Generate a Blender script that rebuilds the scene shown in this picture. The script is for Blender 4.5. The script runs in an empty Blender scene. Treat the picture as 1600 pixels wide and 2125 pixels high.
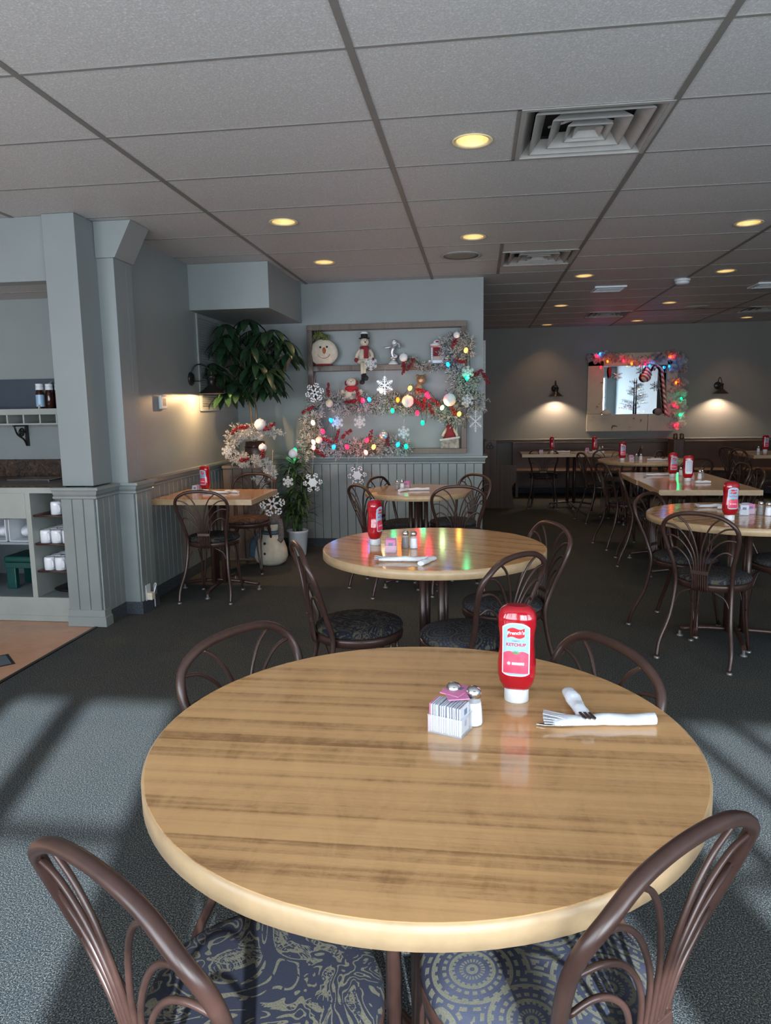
import bpy, bmesh, math, random
from math import sin, cos, pi, radians, sqrt
from mathutils import Vector, Matrix
random.seed(7)
SC = bpy.context.scene
COL = SC.collection

# ------------------------------------------------------------------ camera
cam_d = bpy.data.cameras.new('camera'); cam = bpy.data.objects.new('camera', cam_d); COL.objects.link(cam)
yaw, pitch, roll = -0.129890038, 0.144628036, -0.0152400376
cy_, sy_, cp_, sp_ = cos(yaw), sin(yaw), cos(pitch), sin(pitch)
F_ = Vector((sy_*cp_, cy_*cp_, -sp_)); R0 = Vector((cy_, -sy_, 0)); U0 = R0.cross(F_)
R_ = cos(roll)*R0 + sin(roll)*U0; U_ = -sin(roll)*R0 + cos(roll)*U0
M = Matrix(((R_.x, U_.x, -F_.x, 0), (R_.y, U_.y, -F_.y, 0), (R_.z, U_.z, -F_.z, 1.384), (0, 0, 0, 1)))
cam.matrix_world = M
cam_d.sensor_fit = 'HORIZONTAL'; cam_d.sensor_width = 36; cam_d.lens = 36*1475.067/1600
cam_d.clip_start = 0.02; cam_d.clip_end = 200
SC.camera = cam

# ------------------------------------------------------------------ light and exposure
SC.view_settings.view_transform = 'Standard'; SC.view_settings.look = 'None'
SC.view_settings.gamma = 1; SC.view_settings.use_curve_mapping = False
SC.view_settings.exposure = 0.0
try:
    SC.cycles.use_denoising = True
    SC.cycles.max_bounces = 8; SC.cycles.caustics_reflective = False; SC.cycles.caustics_refractive = False
    SC.cycles.sample_clamp_indirect = 4
except Exception: pass
W = bpy.data.worlds.new('world'); SC.world = W; W.use_nodes = True
wb = W.node_tree.nodes['Background']; wb.inputs[0].default_value = (0.55, 0.70, 0.95, 1); wb.inputs[1].default_value = 0.9
WINDOWS = [(-4.3, -2.75, 2.29), (-2.3, -0.38, 2.29), (-0.16, 1.15, 1.72), (1.42, 2.85, 2.29), (3.0, 4.1, 2.29)]      # x0, x1, head height
WZ0, WY = 0.60, -0.75
def light(name, kind, loc, energy, color, **k):
    d = bpy.data.lights.new(name, kind); d.energy = energy; d.color = color
    for a, b in k.items(): setattr(d, a, b)
    o = bpy.data.objects.new(name, d); o.location = loc; COL.objects.link(o); return o
sun = light('sun', 'SUN', (0, -6, 5), 18, (0.74, 0.87, 1.0), angle=radians(1.3))
sd = Vector((-0.25*cos(radians(29)), 0.968*cos(radians(29)), -sin(radians(29))))
sun.rotation_euler = sd.to_track_quat('-Z', 'Y').to_euler()
for x0, x1, z1 in WINDOWS:
    o = light('window_daylight', 'AREA', ((x0+x1)/2, WY-0.20, (WZ0+z1)/2), 68*(z1-WZ0), (0.82, 0.915, 1.0), shape='RECTANGLE', size=x1-x0, size_y=z1-WZ0)
    o.rotation_euler = (radians(108), 0, 0)

# ------------------------------------------------------------------ materials
def new_mat(name):
    m = bpy.data.materials.new(name); m.use_nodes = True
    nt = m.node_tree; return m, nt, nt.nodes['Principled BSDF']
def setp(b, **k):
    for a, v in k.items():
        for key in b.inputs.keys():
            if key.lower().replace(' ', '_') == a: b.inputs[key].default_value = v
def texco(nt, scale=(1, 1, 1), kind='Object', rot=(0, 0, 0)):
    t = nt.nodes.new('ShaderNodeTexCoord'); mp = nt.nodes.new('ShaderNodeMapping')
    mp.inputs['Scale'].default_value = scale; mp.inputs['Rotation'].default_value = rot
    nt.links.new(t.outputs[kind], mp.inputs[0]); return mp.outputs[0]
def noise(nt, vec, scale, detail=3, rough=0.55, dist=0):
    n = nt.nodes.new('ShaderNodeTexNoise'); n.inputs['Scale'].default_value = scale
    n.inputs['Detail'].default_value = detail; n.inputs['Roughness'].default_value = rough; n.inputs['Distortion'].default_value = dist
    nt.links.new(vec, n.inputs['Vector']); return n.outputs['Fac']
def ramp(nt, fac, stops, interp='LINEAR'):
    r = nt.nodes.new('ShaderNodeValToRGB'); r.color_ramp.interpolation = interp
    e = r.color_ramp.elements
    while len(e) > 1: e.remove(e[-1])
    e[0].position = stops[0][0]; e[0].color = tuple(stops[0][1])+(1,)
    for p, c in stops[1:]:
        k = e.new(p); k.color = tuple(c)+(1,)
    nt.links.new(fac, r.inputs[0]); return r.outputs[0]
def mix(nt, a, b, fac, mode='MIX'):
    n = nt.nodes.new('ShaderNodeMix'); n.data_type = 'RGBA'; n.blend_type = mode
    for s, v in ((0, fac), (6, a), (7, b)):
        if isinstance(v, bpy.types.NodeSocket): nt.links.new(v, n.inputs[s])
        else: n.inputs[s].default_value = v if s == 0 else tuple(v)+(1,)
    return n.outputs[2]
def mth(nt, op, a, b=0.0, c=None):
    n = nt.nodes.new('ShaderNodeMath'); n.operation = op
    for s, v in ((0, a), (1, b), (2, c)):
        if v is None: continue
        if isinstance(v, bpy.types.NodeSocket): nt.links.new(v, n.inputs[s])
        else: n.inputs[s].default_value = v
    return n.outputs[0]
def bump(nt, b, h, dist=0.002, strength=0.5):
    n = nt.nodes.new('ShaderNodeBump'); n.inputs['Distance'].default_value = dist; n.inputs['Strength'].default_value = strength
    nt.links.new(h, n.inputs['Height']); nt.links.new(n.outputs[0], b.inputs['Normal'])
def mat(name, c, rough=0.5, var=0.12, scale=12, metal=0.0, bmp=0.0, bscale=80, **k):
    m, nt, b = new_mat(name); v = texco(nt)
    f = noise(nt, v, scale)
    lo = [max(0, x*(1-var)) for x in c]; hi = [min(1, x*(1+var)) for x in c]
    nt.links.new(ramp(nt, f, [(0.3, lo), (0.7, hi)]), b.inputs['Base Color'])
    setp(b, roughness=rough, metallic=metal, **k)
    if bmp: bump(nt, b, noise(nt, v, bscale, 2), 0.002, bmp)
    return m
def emis(name, c, s, base=None):
    m, nt, b = new_mat(name); v = texco(nt)
    f = noise(nt, v, 30); base = base or c
    nt.links.new(ramp(nt, f, [(0.2, [x*0.95 for x in base]), (0.8, base)]), b.inputs['Base Color'])
    b.inputs['Emission Color'].default_value = tuple(c)+(1,); b.inputs['Emission Strength'].default_value = s
    setp(b, roughness=0.3); return m

# table laminate: planks along X
def wood_mat(name, along='x', light_=(0.62, 0.355, 0.155), dark=(0.30, 0.155, 0.063), rough=0.13, vert=False):
    m, nt, b = new_mat(name)
    t = nt.nodes.new('ShaderNodeTexCoord'); sp = nt.nodes.new('ShaderNodeSeparateXYZ'); nt.links.new(t.outputs['Object'], sp.inputs[0])
    ax = sp.outputs['X' if along == 'x' else 'Y']; ac = sp.outputs['Y' if along == 'x' else 'X']
    def vec(sa, sc, off=0.0):
        c = nt.nodes.new('ShaderNodeCombineXYZ')
        nt.links.new(mth(nt, 'MULTIPLY', ax, sa), c.inputs[0]); nt.links.new(mth(nt, 'MULTIPLY_ADD', ac, sc, off), c.inputs[1]); return c.outputs[0]
    n1 = noise(nt, vec(0.30, 17), 1.0, 2, 0.6)
    n2 = noise(nt, vec(1.0, 62, 4), 1.0, 3, 0.6)
    n3 = noise(nt, vec(16, 7, 9), 1.0, 5, 0.7, 0.8)
    n4 = noise(nt, vec(60, 420, 2), 1.0, 2, 0.5)
    cq = nt.nodes.new('ShaderNodeCombineXYZ'); nt.links.new(mth(nt, 'MULTIPLY', ax, 0.5), cq.inputs[0])
    nt.links.new(mth(nt, 'MULTIPLY', mth(nt, 'FLOOR', mth(nt, 'MULTIPLY', ac, 30.0)), 3.71), cq.inputs[1]); n5 = noise(nt, cq.outputs[0], 1.0, 1, 0.5)
    s = mth(nt, 'ADD', mth(nt, 'MULTIPLY', n1, 0.45), mth(nt, 'MULTIPLY', n2, 0.30)); s = mth(nt, 'ADD', s, mth(nt, 'MULTIPLY', n5, 0.55))
    s = mth(nt, 'ADD', s, mth(nt, 'MULTIPLY', n3, 0.22)); s = mth(nt, 'ADD', s, mth(nt, 'MULTIPLY', n4, 0.10))
    mid = [(a*0.66+d*0.34) for a, d in zip(light_, dark)]
    col = ramp(nt, s, [(0.67, dark), (0.755, mid), (0.84, light_), (0.98, [min(1, x*1.12) for x in light_])])
    nt.links.new(col, b.inputs['Base Color']); setp(b, roughness=rough, ior=1.5, coat_weight=0.25, coat_roughness=0.12)
    bump(nt, b, n2, 0.0004, 0.15); return m
M_TOP = wood_mat('table_laminate_x'); M_TOPY = wood_mat('table_laminate_y', 'y')
M_EDGE = mat('table_edge_wood', (0.43, 0.295, 0.165), 0.35, 0.10, 25)
M_DWOOD = wood_mat('dark_pew_wood', 'x', (0.085, 0.034, 0.013), (0.03, 0.012, 0.005), 0.5)
M_PEWEND = wood_mat('pew_end_wood', 'y', (0.085, 0.052, 0.038), (0.035, 0.022, 0.016), 0.7)
M_RUSTIC = wood_mat('rustic_frame_wood', 'x', (0.17, 0.135, 0.11), (0.07, 0.055, 0.045), 0.75)
M_RUSTICY = wood_mat('rustic_stand_wood', 'x', (0.13, 0.10, 0.085), (0.05, 0.04, 0.035), 0.8)
M_WALL = mat('sage_grey_wall_paint', (0.222, 0.246, 0.245), 0.40, 0.04, 3, bmp=0.12, bscale=120)
M_WALLFAR = mat('taupe_grey_wall_paint', (0.165, 0.155, 0.142), 0.6, 0.04, 3, bmp=0.1)
M_TRIM = mat('sage_trim_paint', (0.235, 0.258, 0.250), 0.28, 0.05, 8)
M_WAIN = mat('sage_beadboard_paint', (0.205, 0.230, 0.226), 0.32, 0.05, 8)
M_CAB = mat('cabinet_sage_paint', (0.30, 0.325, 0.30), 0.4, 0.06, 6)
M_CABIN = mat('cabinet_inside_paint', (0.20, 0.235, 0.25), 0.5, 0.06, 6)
M_BROWN = mat('brown_enamel_metal', (0.046, 0.0215, 0.016), 0.36, 0.18, 30, metal=0.1, coat_weight=0.15, coat_roughness=0.25)
M_GLIDE = mat('grey_glide', (0.25, 0.25, 0.25), 0.3, 0.1, 20, metal=0.6)
M_BLACK = mat('black_metal', (0.018, 0.017, 0.017), 0.35, 0.1, 20, metal=0.4)
M_WHITE = mat('white_plastic', (0.66, 0.69, 0.72), 0.35, 0.03, 20)
M_WHITEF = mat('white_felt', (0.78, 0.80, 0.82), 0.8, 0.05, 60)
M_CHINA = mat('white_china', (0.78, 0.80, 0.84), 0.12, 0.02, 20)
M_NAP = mat('paper_napkin', (0.66, 0.69, 0.74), 0.85, 0.05, 60, bmp=0.5, bscale=90)
M_STEEL = mat('cutlery_steel', (0.55, 0.55, 0.57), 0.18, 0.08, 30, metal=1.0)
M_CHROME = mat('chrome_cap', (0.7, 0.7, 0.7), 0.15, 0.05, 30, metal=1.0)
M_RED = mat('ketchup_red', (0.33, 0.004, 0.012), 0.14, 0.1, 15, coat_weight=0.5, coat_roughness=0.05)
M_LABEL = mat('label_pale_blue', (0.27, 0.42, 0.58), 0.3, 0.03, 40)
M_LABELW = mat('label_white', (0.62, 0.66, 0.72), 0.3, 0.02, 40)
M_LRED = mat('label_red', (0.52, 0.015, 0.025), 0.3, 0.08, 60)
M_LPINK = mat('label_tomato', (0.66, 0.05, 0.10), 0.3, 0.25, 60)
M_LGREEN = mat('label_green', (0.08, 0.20, 0.06), 0.4, 0.2, 60)
M_PINK = mat('pink_packet_paper', (0.62, 0.20, 0.38), 0.5, 0.06, 60)
M_PACK = mat('white_packet_paper', (0.58, 0.62, 0.70), 0.5, 0.06, 60)
M_INK = mat('grey_ink', (0.16, 0.19, 0.28), 0.5, 0.1, 60)
M_SALT = mat('salt', (0.82, 0.84, 0.88), 0.8, 0.05, 200)
M_PEPPER = mat('pepper', (0.10, 0.08, 0.06), 0.9, 0.5, 300)
M_FLOCKW = mat('flocked_needles', (0.55, 0.54, 0.52), 0.9, 0.2, 60)
M_FLOCKG = mat('grey_green_needles', (0.045, 0.075, 0.05), 0.85, 0.3, 60)
M_BERRY = mat('dark_red_berries', (0.17, 0.006, 0.014), 0.35, 0.25, 60)
M_CREAM = mat('cream_felt', (0.62, 0.55, 0.44), 0.9, 0.10, 25, bmp=0.3)
M_ORANGE = mat('carrot_orange', (0.42, 0.10, 0.03), 0.6, 0.1, 30)
M_REDF = mat('dark_red_cloth', (0.22, 0.02, 0.03), 0.9, 0.25, 50)
M_BLKF = mat('black_cloth', (0.015, 0.015, 0.018), 0.9, 0.2, 50)
M_MOSS = mat('moss_hat', (0.10, 0.11, 0.03), 0.95, 0.6, 60, bmp=0.8)
M_SILVER = mat('silver_glitter', (0.62, 0.64, 0.68), 0.3, 0.25, 200, metal=0.6)
M_BLUEC = mat('slate_blue_cloth', (0.05, 0.09, 0.13), 0.9, 0.2, 50)
M_KNIT = mat('grey_brown_knit', (0.14, 0.12, 0.11), 0.95, 0.5, 90, bmp=0.8, bscale=200)
M_TAN = mat('tan_fur', (0.28, 0.15, 0.07), 0.9, 0.3, 70)
M_LEAF = mat('dark_green_leaf', (0.014, 0.040, 0.018), 0.40, 0.45, 18)
M_LEAF2 = mat('striped_dracaena_leaf', (0.035, 0.085, 0.025), 0.45, 0.5, 40)
M_BARK = mat('grey_brown_bark', (0.10, 0.085, 0.06), 0.9, 0.3, 60)
M_SOIL = mat('dark_soil', (0.02, 0.015, 0.012), 0.95, 0.4, 80)
M_TRAY = mat('brown_tray', (0.06, 0.03, 0.025), 0.4, 0.2, 20)
M_GREENP = mat('dark_green_plastic', (0.004, 0.055, 0.05), 0.35, 0.1, 20)
M_DIFF = mat('diffuser_metal', (0.30, 0.29, 0.275), 0.4, 0.08, 15)
M_TEE = mat('ceiling_tee_metal', (0.155, 0.150, 0.138), 0.5, 0.05, 15)
M_TEEC = mat('ceiling_cross_tee_metal', (0.185, 0.18, 0.17), 0.5, 0.05, 15)
M_BAFFLE = mat('warm_lit_baffle', (0.75, 0.62, 0.36), 0.35, 0.05, 15)  # whitish baffle, with the bulb's warm yellow light put into its colour
M_MIRROR = mat('mirror_silver', (0.85, 0.88, 0.9), 0.01, 0.0, 5, metal=1.0)
M_DARKVOID = mat('duct_dark', (0.02, 0.02, 0.02), 0.8, 0.1, 20)
M_CARPB = mat('carpet_base_strip', (0.040, 0.048, 0.058), 0.95, 0.6, 160)
M_BLUEP = mat('dark_blue_grey_panel', (0.035, 0.05, 0.07), 0.5, 0.1, 6)
M_BULB = emis('lamp_bulb_glow', (1.0, 0.80, 0.50), 7)
M_CANB = emis('downlight_bulb_glow', (1.0, 0.78, 0.42), 6)
m, nt, b = new_mat('clear_plastic'); v = texco(nt)
setp(b, roughness=0.08, ior=1.45, transmission_weight=0.0, alpha=0.22)
nt.links.new(ramp(nt, noise(nt, v, 8), [(0.3, (0.80, 0.82, 0.86)), (0.7, (0.85, 0.88, 0.92))]), b.inputs['Base Color']); M_CLEAR = m
m, nt, b = new_mat('tulle_mesh'); v = texco(nt)
setp(b, roughness=0.7, alpha=0.40)
nt.links.new(ramp(nt, noise(nt, v, 60), [(0.3, (0.50, 0.42, 0.44)), (0.7, (0.66, 0.58, 0.58))]), b.inputs['Base Color']); M_TULLE = m

# white chipped paint on old boards
m, nt, b = new_mat('chipped_cream_paint'); v = texco(nt)
f = noise(nt, v, 9, 6, 0.7)
nt.links.new(ramp(nt, f, [(0.0, (0.09, 0.06, 0.04)), (0.34, (0.09, 0.06, 0.04)), (0.37, (0.40, 0.34, 0.27)), (1.0, (0.46, 0.40, 0.32))]), b.inputs['Base Color']); setp(b, roughness=0.7); M_CHIP = m
# carpet
m, nt, b = new_mat('carpet_loop_pile'); v = texco(nt, kind='Object')
f1 = noise(nt, v, 230, 2, 0.7); f2 = noise(nt, v, 520, 2, 0.6); f3 = noise(nt, v, 2.0, 3)
s = mth(nt, 'ADD', mth(nt, 'MULTIPLY', f1, 0.6), mth(nt, 'MULTIPLY', f2, 0.4))
c = ramp(nt, s, [(0.40, (0.010, 0.012, 0.014)), (0.47, (0.028, 0.034, 0.038)), (0.54, (0.078, 0.082, 0.080)), (0.62, (0.27, 0.26, 0.22))])
c = mix(nt, c, ramp(nt, f3, [(0.3, (0.80, 0.84, 0.9)), (0.7, (1, 1, 0.95))]), 1.0, 'MULTIPLY')
nt.links.new(c, b.inputs['Base Color']); setp(b, roughness=0.95, specular_ior_level=0.15); bump(nt, b, s, 0.006, 0.8); M_CARPET = m
# ceiling tile
m, nt, b = new_mat('ceiling_tile_vinyl'); v = texco(nt)
f = noise(nt, v, 120, 4, 0.75); f2 = noise(nt, v, 1.2, 2)
nt.links.new(ramp(nt, f, [(0.3, (0.35, 0.348, 0.345)), (0.55, (0.455, 0.45, 0.445)), (0.70, (0.68, 0.68, 0.68))]), b.inputs['Base Color'])
setp(b, roughness=0.48); bump(nt, b, f, 0.003, 0.45); M_CEIL = m
# peach floor tile
m, nt, b = new_mat('peach_floor_tile'); v = texco(nt)
nt.links.new(ramp(nt, noise(nt, v, 7, 5, 0.7), [(0.3, (0.50, 0.25, 0.145)), (0.7, (0.62, 0.34, 0.21))]), b.inputs['Base Color']); setp(b, roughness=0.3); M_PEACH = m
# granite
m, nt, b = new_mat('brown_granite_laminate'); v = texco(nt)
nt.links.new(ramp(nt, noise(nt, v, 26, 6, 0.8, 1.0), [(0.4, (0.012, 0.008, 0.007)), (0.55, (0.05, 0.028, 0.018)), (0.68, (0.16, 0.08, 0.03))]), b.inputs['Base Color']); setp(b, roughness=0.25); M_GRAN = m
# seat fabrics
def fabric_medallion(name, navy, tan):
    m, nt, b = new_mat(name); v = texco(nt)
    vo = nt.nodes.new('ShaderNodeTexVoronoi'); vo.voronoi_dimensions = '2D'; vo.inputs['Scale'].default_value = 7.2; vo.inputs['Randomness'].default_value = 0.55
    nt.links.new(v, vo.inputs['Vector']); d = vo.outputs['Distance']
    # direction inside the medallion for its dots
    sub = nt.nodes.new('ShaderNodeVectorMath'); sub.operation = 'SUBTRACT'; nt.links.new(v, sub.inputs[0]); 
    dv = nt.nodes.new('ShaderNodeVectorMath'); dv.operation = 'SCALE'; dv.inputs[3].default_value = 1.0; nt.links.new(vo.outputs['Position'], dv.inputs[0])
    nt.links.new(dv.outputs[0], sub.inputs[1]); sp = nt.nodes.new('ShaderNodeSeparateXYZ'); nt.links.new(sub.outputs[0], sp.inputs[0])
    ang = mth(nt, 'ARCTAN2', sp.outputs[0], sp.outputs[1])
    ring = mth(nt, 'SINE', mth(nt, 'MULTIPLY', d, 62)); dots = mth(nt, 'SINE', mth(nt, 'MULTIPLY', ang, 22))
    big = mth(nt, 'SINE', mth(nt, 'MULTIPLY', d, 31))
    dm = mth(nt, 'MULTIPLY', mth(nt, 'GREATER_THAN', dots, -0.25), mth(nt, 'GREATER_THAN', ring, 0.15))
    solid = mth(nt, 'GREATER_THAN', big, 0.80)
    mask = mth(nt, 'MAXIMUM', mth(nt, 'MULTIPLY', dm, mth(nt, 'GREATER_THAN', d, 0.10)), solid)
    mask = mth(nt, 'MULTIPLY', mask, 0.85)
    n = noise(nt, v, 380, 2)
    tanc = ramp(nt, n, [(0.3, [x*0.7 for x in tan]), (0.7, tan)])
    navc = ramp(nt, noise(nt, v, 9, 2), [(0.35, navy), (0.65, (navy[0]*2.2+0.008, navy[1]*2.2+0.008, navy[2]*2.0+0.008))])
    nt.links.new(mix(nt, navc, tanc, mask), b.inputs['Base Color']); setp(b, roughness=0.9, specular_ior_level=0.2); bump(nt, b, n, 0.0015, 0.3); return m
def fabric_floral(name, navy, tan):
    m, nt, b = new_mat(name); v = texco(nt)
    f1 = noise(nt, v, 6, 2, 0.5, 2.0); f2 = noise(nt, v, 15, 3, 0.6, 2.6); n = noise(nt, v, 400, 2)
    a = mth(nt, 'ABSOLUTE', mth(nt, 'SINE', mth(nt, 'MULTIPLY', f1, 38))); c2 = mth(nt, 'ABSOLUTE', mth(nt, 'SINE', mth(nt, 'MULTIPLY', f2, 22)))
    veins = mth(nt, 'GREATER_THAN', a, 0.90); fill = mth(nt, 'MULTIPLY', mth(nt, 'GREATER_THAN', f1, 0.55), mth(nt, 'GREATER_THAN', c2, 0.80))
    mask = mth(nt, 'MAXIMUM', mth(nt, 'MULTIPLY', veins, mth(nt, 'GREATER_THAN', f2, 0.42)), fill)
    tanc = ramp(nt, n, [(0.3, [x*0.6 for x in tan]), (0.7, tan)])
    nt.links.new(mix(nt, navy, tanc, mth(nt, 'MULTIPLY', mask, 0.85)), b.inputs['Base Color']); setp(b, roughness=0.9, specular_ior_level=0.2); bump(nt, b, n, 0.0015, 0.3); return m
M_MED = fabric_medallion('medallion_fabric', (0.013, 0.014, 0.024), (0.10, 0.092, 0.062))
M_FLO = fabric_floral('floral_fabric', (0.011, 0.012, 0.019), (0.095, 0.084, 0.056))
M_FLOB = fabric_floral('brown_floral_fabric', (0.035, 0.020, 0.018), (0.15, 0.10, 0.07))

# ------------------------------------------------------------------ mesh helpers
def box(bm, x0, x1, y0, y1, z0, z1, mi=0, rot=None, piv=None):
    vs = [bm.verts.new((x, y, z)) for z in (z0, z1) for y in (y0, y1) for x in (x0, x1)]
    if rot is not None:
        p = Vector(piv or ((x0+x1)/2, (y0+y1)/2, (z0+z1)/2))
        for v in vs: v.co = p + rot @ (v.co - p)
    for f in ((0, 2, 3, 1), (4, 5, 7, 6), (0, 1, 5, 4), (2, 6, 7, 3), (0, 4, 6, 2), (1, 3, 7, 5)):
        fc = bm.faces.new([vs[i] for i in f]); fc.material_index = mi
    return vs
def prism(bm, poly, p0, axis='z', th=0.01, mi=0):
    # poly: list of (u,v); extruded along axis from p0 by th
    def co(u, v, w): return {'z': (u, v, w), 'y': (u, w, v), 'x': (w, u, v)}[axis]
    a = [bm.verts.new(co(u, v, p0)) for u, v in poly]; c = [bm.verts.new(co(u, v, p0+th)) for u, v in poly]
    n = len(poly)
    f1 = bm.faces.new(a); f2 = bm.faces.new(c[::-1]); f1.material_index = f2.material_index = mi
    for i in range(n):
        f = bm.faces.new((a[i], c[i], c[(i+1) % n], a[(i+1) % n])); f.material_index = mi
def catmull(P, n=6):
    P = [Vector(p) for p in P]; P = [2*P[0]-P[1]]+P+[2*P[-1]-P[-2]]; o = []
    for i in range(1, len(P)-2):
        a, b_, c, d = P[i-1:i+3]
        for k in range(n):
            t = k/n; o.append(0.5*((2*b_)+(c-a)*t+(2*a-5*b_+4*c-d)*t*t+(3*b_-a-3*c+d)*t**3))
    o.append(P[-2]); return o
def tube(bm, pts, r, sides=8, mi=0, caps=True, closed=False):
    pts = [Vector(p) for p in pts]; n = len(pts)
    rr = r if isinstance(r, (list, tuple)) else [r]*n
    if len(rr) != n: rr = [rr[0]+(rr[-1]-rr[0])*i/(n-1) for i in range(n)]
    t0 = (pts[1]-pts[0]).normalized(); up = Vector((0, 0, 1)) if abs(t0.z) < 0.9 else Vector((1, 0, 0))
    u = t0.cross(up).normalized(); rings = []
    for i, p in enumerate(pts):
        if closed: t = (pts[(i+1) % n]-pts[i-1]).normalized()
        else: t = (pts[min(i+1, n-1)]-pts[max(i-1, 0)]).normalized()
        u = (u-t*u.dot(t)).normalized(); w = t.cross(u)
        rings.append([bm.verts.new(p+rr[i]*(cos(2*pi*k/sides)*u+sin(2*pi*k/sides)*w)) for k in range(sides)])
    for i in range(n if closed else n-1):
        a, c = rings[i], rings[(i+1) % n]
        for k in range(sides):
            f = bm.faces.new((a[k], a[(k+1) % sides], c[(k+1) % sides], c[k])); f.smooth = True; f.material_index = mi
    if caps and not closed:
        for rg in (rings[0][::-1], rings[-1]):
            f = bm.faces.new(rg); f.material_index = mi
def lathe(bm, prof, seg=24, cx=0, cy=0, z0=0, mi=0, sx=1, sy=1, cap=True):
    rings = []
    for r, z in prof:
        rings.append([bm.verts.new((cx+r*sx*cos(2*pi*k/seg), cy+r*sy*sin(2*pi*k/seg), z0+z)) for k in range(seg)])
    for a, c in zip(rings, rings[1:]):
        for k in range(seg):
            f = bm.faces.new((a[k], a[(k+1) % seg], c[(k+1) % seg], c[k])); f.smooth = True; f.material_index = mi
    if cap:
        for rg in (rings[0][::-1], rings[-1]):
            f = bm.faces.new(rg); f.material_index = mi
def ball(bm, c, r, mi=0, seg=12, rings=8, sx=1, sy=1, sz=1, rot=None):
    vs = []; top = None
    def pt(x, y, z):
        p = Vector((x*sx, y*sy, z*sz))
        if rot is not None: p = rot @ p
        return bm.verts.new(Vector(c)+p)
    T = pt(0, 0, r); B = pt(0, 0, -r)
    for i in range(1, rings):
        a = pi*i/rings; vs.append([pt(r*sin(a)*cos(2*pi*k/seg), r*sin(a)*sin(2*pi*k/seg), r*cos(a)) for k in range(seg)])
    for k in range(seg):
        k2 = (k+1) % seg
        fs = [bm.faces.new((T, vs[0][k], vs[0][k2])), bm.faces.new((B, vs[-1][k2], vs[-1][k]))]
        for i in range(len(vs)-1): fs.append(bm.faces.new((vs[i][k], vs[i+1][k], vs[i+1][k2], vs[i][k2])))
        for f in fs: f.smooth = True; f.material_index = mi
def BM(): return bmesh.new()
def obj(name, bm, mats, parent=None, bevel=0, fix=True, label=None):
    if fix: bmesh.ops.recalc_face_normals(bm, faces=bm.faces)
    me = bpy.data.meshes.new(name); bm.to_mesh(me); bm.free()
    for m_ in (mats if isinstance(mats, (list, tuple)) else [mats]): me.materials.append(m_)
    o = bpy.data.objects.new(name, me); COL.objects.link(o)
    if parent: o.parent = parent
    if bevel:
        md = o.modifiers.new('bevel', 'BEVEL'); md.width = bevel; md.segments = 2; md.limit_method = 'ANGLE'; md.angle_limit = radians(50)
    if label: o['label'] = label
    return o
def tag(o, label, cat, group=None):
    o['label'] = label; o['category'] = cat
    if group: o['group'] = group
    return o
def thing(name, label, cat, loc=(0, 0, 0), rz=0, group=None):
    o = bpy.data.objects.new(name, None); COL.objects.link(o); o.empty_display_size = 0.1
    o.location = loc; o.rotation_euler = (0, 0, rz); return tag(o, label, cat, group)
def struct(name, bm, m_, bevel=0, parent=None):
    o = obj(name, bm, m_, parent, bevel)
    if not parent: o['kind'] = 'structure'
    return o
def dup(root, loc=None, rz=None, label=None, group=None, parent=None, cmats=None):
    r = root.copy(); COL.objects.link(r)
    if parent: r.parent = parent
    if loc is not None: r.location = loc
    if rz is not None: r.rotation_euler = (0, 0, rz)
    if label: r['label'] = label
    if group: r['group'] = group
    for ch in list(root.children): dup(ch, parent=r)
    return r
class Stock:      # first use takes the prototype itself, later uses are copies
    def __init__(s, proto): s.p = proto; s.used = False
    def __call__(s, loc, rz, label, group=None):
        if not s.used:
            s.used = True; o = s.p; o.location = loc; o.rotation_euler = (0, 0, rz); o['label'] = label
            if group: o['group'] = group
            return o
        return dup(s.p, loc, rz, label, group)

# ------------------------------------------------------------------ ceiling
CH = 2.594
LIGHTS = [(-0.029, 3.493), (-1.256, 4.717), (-1.267, 5.949), (-0.037, 5.368), (0.989, 7.132), (1.001, 9.143), (1.03, 11.157), (2.284, 9.203), (2.297, 11.062), (1.819, 5.329), (2.266, 7.162), (3.804, 11.047)]
DIFFS = [(0.177, 0.787, 3.182, 3.792), (0.19, 0.787, 5.93, 6.51), (1.45, 2.0, 9.87, 10.45), (3.42, 4.0, 9.80, 10.38)]
RX = [round(-0.433+1.22*i, 4) for i in range(-4, 6)]
RY = [round(2.572+0.61*j, 4) for j in range(-6, 16)]
XMIN, XMAX, YMIN, YMAX = -5.4, 6.0, -0.75, 11.6
def hole_cell(bm, x0, x1, y0, y1, cx, cy, r, z):
    angs = [2*pi*k/28 for k in range(28)]+[math.atan2(y-cy, x-cx) % (2*pi) for x in (x0, x1) for y in (y0, y1)]
    angs = sorted(set(round(a, 5) for a in angs))
    inn, out = [], []
    for a in angs:
        c, s = cos(a), sin(a)
        t = min(((x1-cx)/c if c > 1e-9 else (x0-cx)/c if c < -1e-9 else 1e9), ((y1-cy)/s if s > 1e-9 else (y0-cy)/s if s < -1e-9 else 1e9))
        inn.append(bm.verts.new((cx+r*c, cy+r*s, z))); out.append(bm.verts.new((cx+t*c, cy+t*s, z)))
    n = len(angs)
    for i in range(n): bm.faces.new((inn[i], out[i], out[(i+1) % n], inn[(i+1) % n]))
bm = BM()
xs = sorted(set([XMIN, XMAX]+[x for x in RX if XMIN < x < XMAX]+[d[0] for d in DIFFS]+[d[1] for d in DIFFS]))
ys = sorted(set([YMIN, YMAX]+[y for y in RY if YMIN < y < YMAX]+[d[2] for d in DIFFS]+[d[3] for d in DIFFS]))
LFIX = []
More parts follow.
